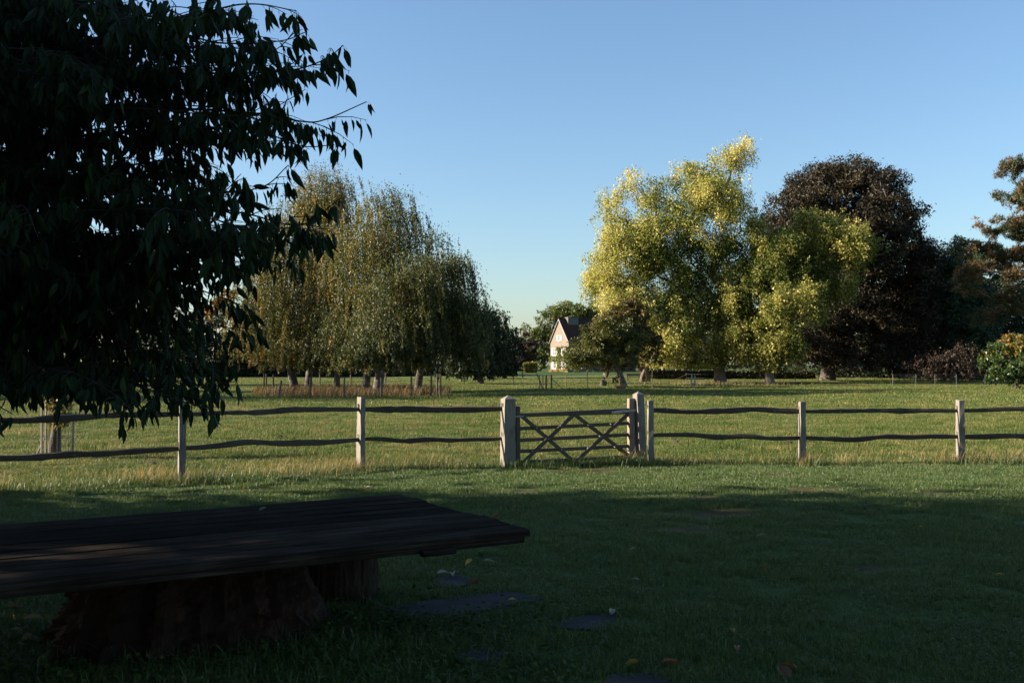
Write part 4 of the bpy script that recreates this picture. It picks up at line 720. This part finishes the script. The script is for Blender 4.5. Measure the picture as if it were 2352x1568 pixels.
# stumps
def big_stump(name, label, c0, r0, h, seed, mat, rough, ridge, sides=90, flare=.3):
    r_ = np.random.default_rng(seed); n_ = 26; zz = np.concatenate([[-.1], np.linspace(0, h, n_-1)]); a = np.arange(sides)*2*math.pi/sides; ph = r_.uniform(0, 6, 12); V = []
    col_ = r_.normal(0, 1, sides)
    for z_ in zz:
        u = max(z_, 0)/h; rr = r0*(1+flare*(1-u)**2.2)*(1+rough*(.5*np.sin(2*a+ph[0])+.4*np.sin(3*a+ph[1])+.3*np.sin(5*a+ph[2]+.6*u)))
        rr = rr + ridge*(np.abs(np.sin(8*a+ph[3]+.5*np.sin(3*u+ph[4])))-.5) + ridge*.55*np.sin(21*a+ph[5]+1.1*np.sin(4*u+ph[6])) + ridge*.35*col_ + ridge*.4*np.sin(47*a+ph[7]+2*np.sin(6*u+ph[8])) + r_.normal(0, ridge*.28, sides)
        V.append(np.stack([rr*np.cos(a), rr*np.sin(a), np.full(sides, z_)], -1))
    n_ = len(zz); V = np.concatenate([*V, [[0, 0, h]]]); k = (np.arange(n_-1)*sides)[:, None]; i_ = np.arange(sides)[None]; f = np.stack([k+i_, k+(i_+1) % sides, k+sides+(i_+1) % sides, k+sides+i_], -1).reshape(-1, 4); e = (n_-1)*sides
    o_ = link(name, fast_mesh(name, V, [f, np.array([[e+q_, e+(q_+1) % sides, len(V)-1] for q_ in range(sides)])]), mat, None, (c0[0], c0[1], float(g(*c0)))); tag(o_, label, 'stump'); return o_
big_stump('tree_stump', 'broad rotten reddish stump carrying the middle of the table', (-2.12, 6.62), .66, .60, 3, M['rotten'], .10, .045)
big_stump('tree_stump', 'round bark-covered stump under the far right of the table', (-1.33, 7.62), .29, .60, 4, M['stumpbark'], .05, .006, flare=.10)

# ------------------------------------------------------------------ flagstones
def flag(label, pts, seed):
    P = np.array([GP(*q_) for q_ in pts]); c0 = P.mean(0); q_ = P-c0; r_ = np.random.default_rng(seed); out = []
    for k in range(len(q_)):
        a, b = q_[k], q_[(k+1) % len(q_)]
        for u in (0, .33, .66): out.append(a*(1-u)+b*u+r_.normal(0, .012, 3)*[1, 1, 0])
    q_ = np.array(out); n_ = len(q_); q_ = q_*1.06; top = q_*[.97, .97, 0]+[0, 0, .016]; bot = q_*[1, 1, 0]+[0, 0, -.06]; mid = q_*[1, 1, 0]+[0, 0, .008]; v = np.concatenate([bot, mid, top, [[0, 0, .018]]]); i_ = np.arange(n_); j_ = (i_+1) % n_
    f4 = np.concatenate([np.stack([i_, j_, n_+j_, n_+i_], -1), np.stack([n_+i_, n_+j_, 2*n_+j_, 2*n_+i_], -1)]); f3 = np.stack([2*n_+i_, 2*n_+j_, np.full(n_, 3*n_)], -1)
    if np.cross(q_[1]-q_[0], q_[3]-q_[0])[2] < 0: f4, f3 = f4[:, ::-1], f3[:, ::-1]
    o_ = link('flagstone', fast_mesh('flagstone', v, [f4, f3]), M['stone'], None, c0); tag(o_, label, 'stone', 'flagstones in the lawn'); return q_+c0
FL = [flag('long pale flagstone in the lawn right of the stump', [(870, 1402), (985, 1384), (1165, 1362), (1245, 1376), (1150, 1394), (1010, 1420), (940, 1415)], 1), flag('pointed flagstone with a leaf on it, right of the long one', [(1262, 1440), (1345, 1418), (1400, 1412), (1428, 1430), (1390, 1452)], 2),
      flag('small flagstone beside the far stump, leaves along its edge', [(990, 1330), (1050, 1322), (1095, 1336), (1050, 1352), (1010, 1348)], 3), flag('flagstone cut by the bottom edge of the picture', [(1385, 1585), (1400, 1556), (1480, 1548), (1535, 1562), (1540, 1600)], 4), flag('nearly overgrown flagstone below the long one', [(1040, 1508), (1110, 1496), (1170, 1502), (1130, 1522), (1060, 1524)], 6)]

# ------------------------------------------------------------------ grass
def blade_patch(name, n, size, h0, h1, wd, lean, seed, mat, seg=2):
    r_ = np.random.default_rng(seed); p0 = np.stack([*r_.uniform(-size/2, size/2, (2, n)), np.zeros(n)], -1); h = r_.uniform(h0, h1, n); a = r_.uniform(0, 2*math.pi, n); dr = np.stack([np.cos(a), np.sin(a), np.zeros(n)], -1); a2 = r_.uniform(0, 2*math.pi, n); sd = np.stack([np.cos(a2), np.sin(a2), np.zeros(n)], -1)
    ln = np.abs(r_.normal(0, lean, n))*h; up = np.array([0, 0, 1.]); ww = (wd*r_.uniform(.6, 1.3, n))[:, None]
    m = p0+dr*(ln*.3)[:, None]+up*(h*.6)[:, None]; tp = p0+dr*ln[:, None]+up*(h*np.clip(1-.25*ln/h, .3, 1))[:, None]
    v = np.stack([p0-sd*ww-up*.01, p0+sd*ww-up*.01, m-sd*ww*.8, m+sd*ww*.8, tp], 1).reshape(-1, 3); k = (np.arange(n)*5)[:, None]
    me = fast_mesh(name, v, [k+np.array([[0, 1, 3, 2]]), k+np.array([[2, 3, 4]])], tint=np.repeat(np.clip(r_.normal(.5, .25, n), 0, 1), 5)); me.materials.append(mat); return me
def grass_mat(name, green, straw, lo, hi, scale=.5, spec=.6):
    m, t, p, o = new_mat(name); a = nd(t, 'ShaderNodeAttribute', attribute_name='tint'); pos = nd(t, 'ShaderNodeNewGeometry').outputs['Position']
    n_ = mixc(t, .5, noise(t, scale, pos, 5, .7), noise(t, scale*5, pos, 4, .7)); f = ramp(t, n_, [(lo, (0, 0, 0)), (hi, (1, 1, 1))])
    cg = ramp(t, a.outputs['Fac'], green); cs = ramp(t, a.outputs['Fac'], straw)
    mm = nd(t, 'ShaderNodeMath', operation='ADD'); t.links.new(f, mm.inputs[0]); ms = nd(t, 'ShaderNodeMath', operation='MULTIPLY_ADD'); t.links.new(a.outputs['Fac'], ms.inputs[0]); ms.inputs[1].default_value = .5; ms.inputs[2].default_value = -.25
    t.links.new(ms.outputs[0], mm.inputs[1]); mm.use_clamp = True
    col = mixc(t, mm.outputs[0], cg, cs); t.links.new(col, p.inputs['Base Color']); p.inputs['Roughness'].default_value = .45; p.inputs['Specular IOR Level'].default_value = spec
    tr = nd(t, 'ShaderNodeBsdfTranslucent'); t.links.new(col, tr.inputs[0]); mx_ = nd(t, 'ShaderNodeMixShader'); mx_.inputs[0].default_value = .35; t.links.new(p.outputs[0], mx_.inputs[1]); t.links.new(tr.outputs[0], mx_.inputs[2]); t.links.new(mx_.outputs[0], o.inputs[0]); return m
M['lawn'] = grass_mat('lawn_blade', [(0, (.036, .07, .012)), (.6, (.074, .122, .022)), (1, (.122, .17, .044))], [(0, (.068, .092, .019)), (.7, (.122, .144, .039)), (1, (.21, .20, .08))], .45, .75, .8)
M['meadow'] = grass_mat('meadow_blade', [(0, (.034, .066, .010)), (.6, (.078, .122, .021)), (1, (.135, .165, .038))], [(0, (.12, .112, .034)), (.6, (.24, .20, .068)), (1, (.40, .32, .13))], .47, .62, .32, .2)
M['tussock'] = leaf_mat('tussock_blade', [(0, (.03, .06, .010)), (.6, (.06, .10, .02)), (1, (.13, .14, .04))], .3, .6, .15)
M['dry'] = leaf_mat('dry_grass_blade', [(0, (.14, .10, .035)), (.5, (.30, .22, .10)), (1, (.44, .33, .17))], .3, .7)
M['fox'] = leaf_mat('rust_brown_grass_blade', [(0, (.07, .045, .02)), (.5, (.16, .10, .048)), (1, (.26, .17, .08))], .3, .7)
M['weed'] = leaf_mat('weed_leaf', [(0, (.018, .042, .012)), (.6, (.04, .075, .018)), (1, (.08, .11, .03))], .25, .7, .08)
def gn_scatter(name, pts, rot, scl, variants, label, cat):
    src = bpy.data.collections.new(name+'_source')
    for k, me in enumerate(variants): src.objects.link(bpy.data.objects.new(name+'_tuft', me))
    me = bpy.data.meshes.new(name); me.vertices.add(len(pts)); me.vertices.foreach_set('co', np.ascontiguousarray(pts, np.float32).ravel())
    at = me.attributes.new('rot', 'FLOAT_VECTOR', 'POINT'); at.data.foreach_set('vector', np.ascontiguousarray(rot, np.float32).ravel()); at = me.attributes.new('scl', 'FLOAT_VECTOR', 'POINT'); at.data.foreach_set('vector', np.ascontiguousarray(scl, np.float32).ravel())
    o_ = bpy.data.objects.new(name, me); COL.objects.link(o_); tag(o_, label, cat, None, 'stuff'); me.materials.append(variants[0].materials[0])
    ng = bpy.data.node_groups.new(name+'_nodes', 'GeometryNodeTree'); ng.interface.new_socket('Geometry', in_out='INPUT', socket_type='NodeSocketGeometry'); ng.interface.new_socket('Geometry', in_out='OUTPUT', socket_type='NodeSocketGeometry')
    gi = ng.nodes.new('NodeGroupInput'); go = ng.nodes.new('NodeGroupOutput'); io = ng.nodes.new('GeometryNodeInstanceOnPoints'); ci = ng.nodes.new('GeometryNodeCollectionInfo'); ci.inputs['Collection'].default_value = src; ci.inputs['Separate Children'].default_value = True; ci.inputs['Reset Children'].default_value = True
    io.inputs['Pick Instance'].default_value = True; ar = ng.nodes.new('GeometryNodeInputNamedAttribute'); ar.data_type = 'FLOAT_VECTOR'; ar.inputs['Name'].default_value = 'rot'; as_ = ng.nodes.new('GeometryNodeInputNamedAttribute'); as_.data_type = 'FLOAT_VECTOR'; as_.inputs['Name'].default_value = 'scl'
    ng.links.new(gi.outputs[0], io.inputs['Points']); ng.links.new(ci.outputs[0], io.inputs['Instance']); ng.links.new(ar.outputs['Attribute'], io.inputs['Rotation']); ng.links.new(as_.outputs['Attribute'], io.inputs['Scale']); ng.links.new(io.outputs[0], go.inputs[0])
    md = o_.modifiers.new('scatter', 'NODES'); md.node_group = ng; return o_
rng = np.random.default_rng(31)
def scatter_pts(n, y0, y1, half, pw=1.0):
    """points over the widening strip in view and a step beside it"""
    y = y0+(y1-y0)*rng.random(n)**pw; x = rng.uniform(-1, 1, n)*(half*y+1.6); return x, y
def clear_of_stones(x, y, mg=0.0):
    k = np.ones(len(x), bool)
    for q_ in FL:
        ins = np.zeros(len(x), bool); n_ = len(q_)
        for a in range(n_):
            (x0, y0), (x1, y1) = q_[a, :2], q_[(a+1) % n_, :2]; c_ = ((y0 > y) != (y1 > y)) & (x < (x1-x0)*(y-y0)/(y1-y0+1e-12)+x0); ins ^= c_
        k &= ~ins
    k &= (np.hypot(x+2.12, y-6.62) > .72) & (np.hypot(x+1.33, y-7.62) > .3); return k
def rots(n): return np.stack([np.zeros(n), np.zeros(n), rng.uniform(0, 6.28, n)], -1)
# lawn
x, y = scatter_pts(9500, 4.6, 18.2, .58); k = (y < fence_y(x)+.1) & clear_of_stones(x, y); x, y = x[k], y[k]; n = len(x); s_ = rng.uniform(.75, 1.25, n)*(1+.25*np.sin(x*1.7+y*.9)*np.sin(y*1.3-x*.4))
k = np.ones(n, bool)
for bx_, by_, br_ in BARE: k &= ~((((x-bx_)/(br_*1.5))**2+((y-by_)/br_)**2 < 1) & (rng.random(n) < .8))
x, y, s_ = x[k], y[k], s_[k]; n = len(x)
lv = [blade_patch('lawn_tuft', 130, .26, .022, .058, .0021, .7, k, M['lawn']) for k in range(5)]
gn_scatter('lawn_grass', np.stack([x, y, g(x, y)], -1), rots(n), np.stack([np.ones(n), np.ones(n), s_], -1), lv, 'short mown lawn grass in the foreground', 'grass')
# meadow, near and far
x, y = scatter_pts(15000, 12.5, 44, .60, 1.15); k = y > fence_y(x)-.05; x, y = x[k], y[k]; n = len(x); cl_ = .5+.5*np.sin(x*.9+1.7*np.sin(y*.6))*np.sin(y*.8+1.3*np.sin(x*.5)); s_ = rng.uniform(.55, 1.1, n)*(.7+.8*cl_**2)
mv = [blade_patch('meadow_tuft', 90, .42, .03, .11, .0032, 1.1, 20+k, M['meadow']) for k in range(5)]
gn_scatter('meadow_grass', np.stack([x, y, g(x, y)], -1), rots(n), np.stack([np.ones(n)*1.1, np.ones(n)*1.1, s_], -1), mv, 'rough pale grass of the meadow beyond the fence', 'grass')
x, y = scatter_pts(9000, 42, 125, .58, 1.0); n = len(x); mv2 = [blade_patch('meadow_tuft', 70, 1.3, .04, .13, .011, 1.2, 40+k, M['meadow']) for k in range(4)]
gn_scatter('far_meadow_grass', np.stack([x, y, g(x, y)], -1), rots(n), np.stack([np.ones(n), np.ones(n), rng.uniform(.5, 1.2, n)], -1), mv2, 'pale grass of the far meadow', 'grass')
r3 = np.random.default_rng(44); yc = 19+60*r3.random(170)**1.5; xc = r3.uniform(-1, 1, 170)*yc*.56; k = np.repeat(np.arange(170), 55); sp = r3.uniform(.12, .32, 170)[k]; TX = xc[k]+r3.normal(0, 1, len(k))*sp*1.5; TY = yc[k]+r3.normal(0, 1, len(k))*sp*.8
# long dry grass along the fence and rusty grass in the enclosure
def long_grass(name, label, P, h0, h1, wd, lean, mat, seed, wind=(.25, 0)):
    r_ = np.random.default_rng(seed); n = len(P); h = r_.uniform(h0, h1, n); a = r_.uniform(0, 6.28, n); ln = np.abs(r_.normal(0, lean, n)); dr = np.stack([np.cos(a)*ln+wind[0], np.sin(a)*ln+wind[1], np.zeros(n)], -1)*h[:, None]; a2 = r_.uniform(0, 6.28, n); sd = np.stack([np.cos(a2), np.sin(a2), np.zeros(n)], -1)*(wd*r_.uniform(.6, 1.3, n))[:, None]; up = np.array([0, 0, 1.])
    m1 = P+dr*.2+up*(h*.45)[:, None]; m2 = P+dr*.55+up*(h*.8)[:, None]; tp = P+dr+up*(h*.95)[:, None]
    v = np.stack([P-sd-up*.02, P+sd-up*.02, m1-sd*.8, m1+sd*.8, m2-sd*.6, m2+sd*.6, tp], 1).reshape(-1, 3); k = (np.arange(n)*7)[:, None]
    o_ = link(name, fast_mesh(name, v, [np.concatenate([k+np.array([[0, 1, 3, 2]]), k+np.array([[2, 3, 5, 4]])]), k+np.array([[4, 5, 6]])], tint=np.repeat(np.clip(r_.normal(.5, .25, n), 0, 1), 7)), mat); tag(o_, label, 'grass', None, 'stuff'); return o_
def along(xa, xb, n, spread, off=0.0, amp=1.0):
    x = rng.uniform(xa, xb, n); y = fence_y(x)+off+rng.normal(0, spread, n); return np.stack([x, y, g(x, y)], -1)
def blob(cx, cy, n, sx, sy): x = rng.normal(cx, sx, n); y = rng.normal(cy, sy, n); return np.stack([x, y, g(x, y)], -1)
P = np.concatenate([blob(-7.6, 14.3, 160, .35, .2), blob(-3.6, 15.9, 380, .5, .25), blob(-1.4, 16.95, 300, .5, .12), along(-8.5, -.3, 250, .25, .2), blob(-5.25, 15.0, 700, .35, .18), blob(-2.75, 16.6, 420, .3, .15), blob(2.15, 17.8, 420, .2, .12), blob(5.15, 17.45, 260, .13, .08), blob(8.1, 17.7, 320, .3, .12), blob(9.2, 17.85, 800, .55, .2), along(2.6, 8, 300, .2, .1), blob(5.75, 17.35, 60, .06, .05)])
long_grass('dry_grass', 'long straw-coloured grass along the foot of the fence', P, .08, .30, .0022, .5, M['dry'], 3)
P = np.concatenate([along(-8.5, 0, 3800, .16, -.12), along(-.1, 2.5, 3400, .17, -.05), blob(8.9, 17.55, 1400, .6, .13), blob(2.2, 17.55, 900, .35, .13), blob(-4.6, 14.8, 900, .5, .15), blob(5.3, 17.35, 350, .22, .08), along(2.5, 10, 900, .12, -.05)])
long_grass('green_tuft_grass', 'lush green grass strip left uncut under the fence and gate', P, .05, .20, .0028, .7, M['lawn'], 4, (.1, 0))
long_grass('tussock_grass', 'dark green tussocks dotted over the meadow', np.stack([TX, TY, g(TX, TY)], -1), .08, .26, .005, .6, M['tussock'], 8)
e0 = GY(810, 60); n = 7000; a = rng.uniform(0, 6.28, n); rr = np.sqrt(rng.random(n)); x = e0[0]+rr*np.cos(a)*5.9; y = 61+rr*np.sin(a)*9; P = np.stack([x, y, g(x, y)], -1)
long_grass('rusty_grass', 'tall rust-brown grass inside the birch enclosure', P, .25, .62, .012, .4, M['fox'], 5)
P = np.concatenate([blob(17, 86, 900, 1.8, 1.2), blob(19, 90, 500, 4, 2.5)]); long_grass('litter_grass', 'dry tangled grass round the foot of the maple trunk', P, .12, .4, .012, .7, M['dry'], 6)
x = rng.normal(-1.2, .75, 2600); y = rng.uniform(5.2, 6.3, 2600); k = clear_of_stones(x, y); x, y = x[k], y[k]; P = np.stack([x, y, g(x, y)], -1)
long_grass('shade_grass', 'longer dark grass in the deep shade before the stump', P, .05, .17, .0022, .8, M['lawn'], 7, (0, 0))
n = 3600; x = np.concatenate([rng.normal(-1.0, .7, n//2), rng.uniform(-3.2, .4, n//2)]); y = np.concatenate([rng.normal(6.6, .4, n//2), rng.uniform(5.3, 6.0, n//2)]); k = clear_of_stones(x, y); x, y = x[k], y[k]; n = len(x)
pos = np.stack([x, y, g(x, y)+rng.uniform(.02, .1, n)], -1); A = unit(rng.normal(0, 1, (n, 3))*[1, 1, .3]); S = unit(np.cross(A, np.array([0, 0, 1.])+rng.normal(0, .35, (n, 3)))); v, f = place(LEAF4, LEAF4F, pos, A, S, rng.uniform(.025, .055, n))
o_ = link('ground_cover', fast_mesh('ground_cover', v, f, tint=np.repeat(np.clip(rng.normal(.5, .22, n), 0, 1), 4)), M['weed']); tag(o_, 'small-leaved weeds spreading round the stumps', 'weeds', None, 'stuff')

# ------------------------------------------------------------------ fallen leaves
r_ = np.random.default_rng(55); tvl = NL[:11].copy(); tvl[:, 1] *= 1.35; tvl[:, 2] *= 2.2; LF3 = NLF3[:4]
fl_me = {}
for key in ('fallY', 'fallB', 'fallP'):
    me = fast_mesh('fallen_leaf', tvl, [NLF4, LF3], tint=np.linspace(0, 1, 11)); me.materials.append(M[key]); fl_me[key] = me
def fallen(px, py, key, label, size=.1, z=.05, pos=None, tilt=.25, group=None):
    b = np.array(pos) if pos is not None else GP(px, py)+[0, 0, z]; o_ = bpy.data.objects.new('fallen_leaf', fl_me[key]); COL.objects.link(o_); o_.location = tuple(b); o_.rotation_euler = (r_.normal(0, tilt), r_.normal(0, tilt), r_.uniform(0, 6.28)); o_.scale = (size,)*3; tag(o_, label, 'leaf', group); return o_
fallen(1405, 1421, 'fallP', 'pale curled leaf lying on the pointed flagstone', .10, .03, tilt=.15); fallen(1040, 1325, 'fallP', 'pale curled leaf at the edge of the small flagstone', .11, .04, tilt=.2); fallen(1003, 1330, 'fallP', 'grey-green leaf left of the pale curled one', .10, .05, tilt=.2)
fallen(1085, 1302, 'fallY', 'yellow leaf upright in the grass above the small flagstone', .1, .07, tilt=.8); fallen(1112, 1303, 'fallP', 'pale leaf beside the yellow one above the small flagstone', .1, .06); fallen(1100, 1345, 'fallB', 'brown leaf at the right tip of the small flagstone', .1, .05)
fallen(1468, 1538, 'fallY', 'orange-yellow leaf above the bottom flagstone', .13, .05); fallen(1520, 1540, 'fallB', 'brown leaf above the bottom flagstone', .12, .05); fallen(1185, 1392, 'fallY', 'small yellow leaf on the near edge of the long flagstone', .06, .05)
fallen(1790, 1540, 'fallB', 'long brown curled leaf on the lawn at the bottom', .17, .03, tilt=.12); fallen(1830, 1550, 'fallB', 'second brown leaf beside the long curled one', .10, .04)
tz = ZT+.012
def on_table(px, py):
    d_ = ray(px, py); t_ = (tz-EYE)/d_[2]; return d_*t_+np.array([0, 0, EYE])
fallen(0, 0, 'fallP', 'small white leaf lying on the far half of the table', .075, pos=on_table(612, 1164), tilt=.1); fallen(0, 0, 'fallB', 'brown leaf at the right end of the table', .08, pos=on_table(1150, 1180), tilt=.1)
ORD = ['first', 'second', 'third', 'fourth', 'fifth', 'sixth', 'seventh', 'eighth', 'ninth', 'tenth', 'eleventh', 'twelfth', 'thirteenth', 'fourteenth', 'fifteenth', 'sixteenth']
CW = {'fallY': 'yellow', 'fallB': 'brown', 'fallP': 'pale'}
spots = []
for k in range(46):                       # scattered over the lawn
    px, py = r_.uniform(20, 2340), r_.choice([r_.uniform(1095, 1150), r_.uniform(1150, 1540)], p=[.6, .4])
    if px < 1240 and py > 1150: continue
    spots.append((px, py, str(r_.choice(['fallY', 'fallB', 'fallP'], p=[.3, .4, .3]))))
cnt_ = {}
for px, py, key in sorted(spots):
    cnt_[key] = cnt_.get(key, 0)+1; fallen(px, py, key, 'small %s fallen leaf on the open lawn, %s of its colour from the left' % (CW[key], ORD[min(cnt_[key], 16)-1]), r_.uniform(.05, .095), .045, group='leaves scattered on the lawn')
cnt_ = {}
for px, py, key in sorted((r_.uniform(5, 140), r_.uniform(1350, 1500), str(r_.choice(['fallY', 'fallB', 'fallP']))) for k in range(16)):
    cnt_[key] = cnt_.get(key, 0)+1; fallen(0, 0, key, '%s leaf in the litter under the table, %s of its colour from the left' % (CW[key], ORD[cnt_[key]-1]), r_.uniform(.08, .15), pos=GP(px, py)+[0, 0, .04], tilt=.6, group='leaf litter under the table')
# low broad-leaved weeds in patches of the lawn
r2 = np.random.default_rng(91); cxs = r2.uniform(-1, 1, 46); cys = r2.uniform(5.6, 16.5, 46); cxs = cxs*cys*.55; k = r2.integers(0, 46, 5200); x = cxs[k]+r2.normal(0, .28, 5200); y = cys[k]+r2.normal(0, .22, 5200); ok = clear_of_stones(x, y) & (y < fence_y(x)); x, y = x[ok], y[ok]; n = len(x)
pos = np.stack([x, y, g(x, y)+r2.uniform(.02, .05, n)], -1); A = unit(r2.normal(0, 1, (n, 3))*[1, 1, .25]); S = unit(np.cross(A, np.array([0, 0, 1.])+r2.normal(0, .3, (n, 3)))); v, f = place(LEAF4, LEAF4F, pos, A, S, r2.uniform(.018, .045, n))
o_ = link('lawn_weeds', fast_mesh('lawn_weeds', v, f, tint=np.repeat(np.clip(r2.normal(.6, .22, n), 0, 1), 4)), M['weed']); tag(o_, 'patches of clover and daisy leaves in the lawn', 'weeds', None, 'stuff')
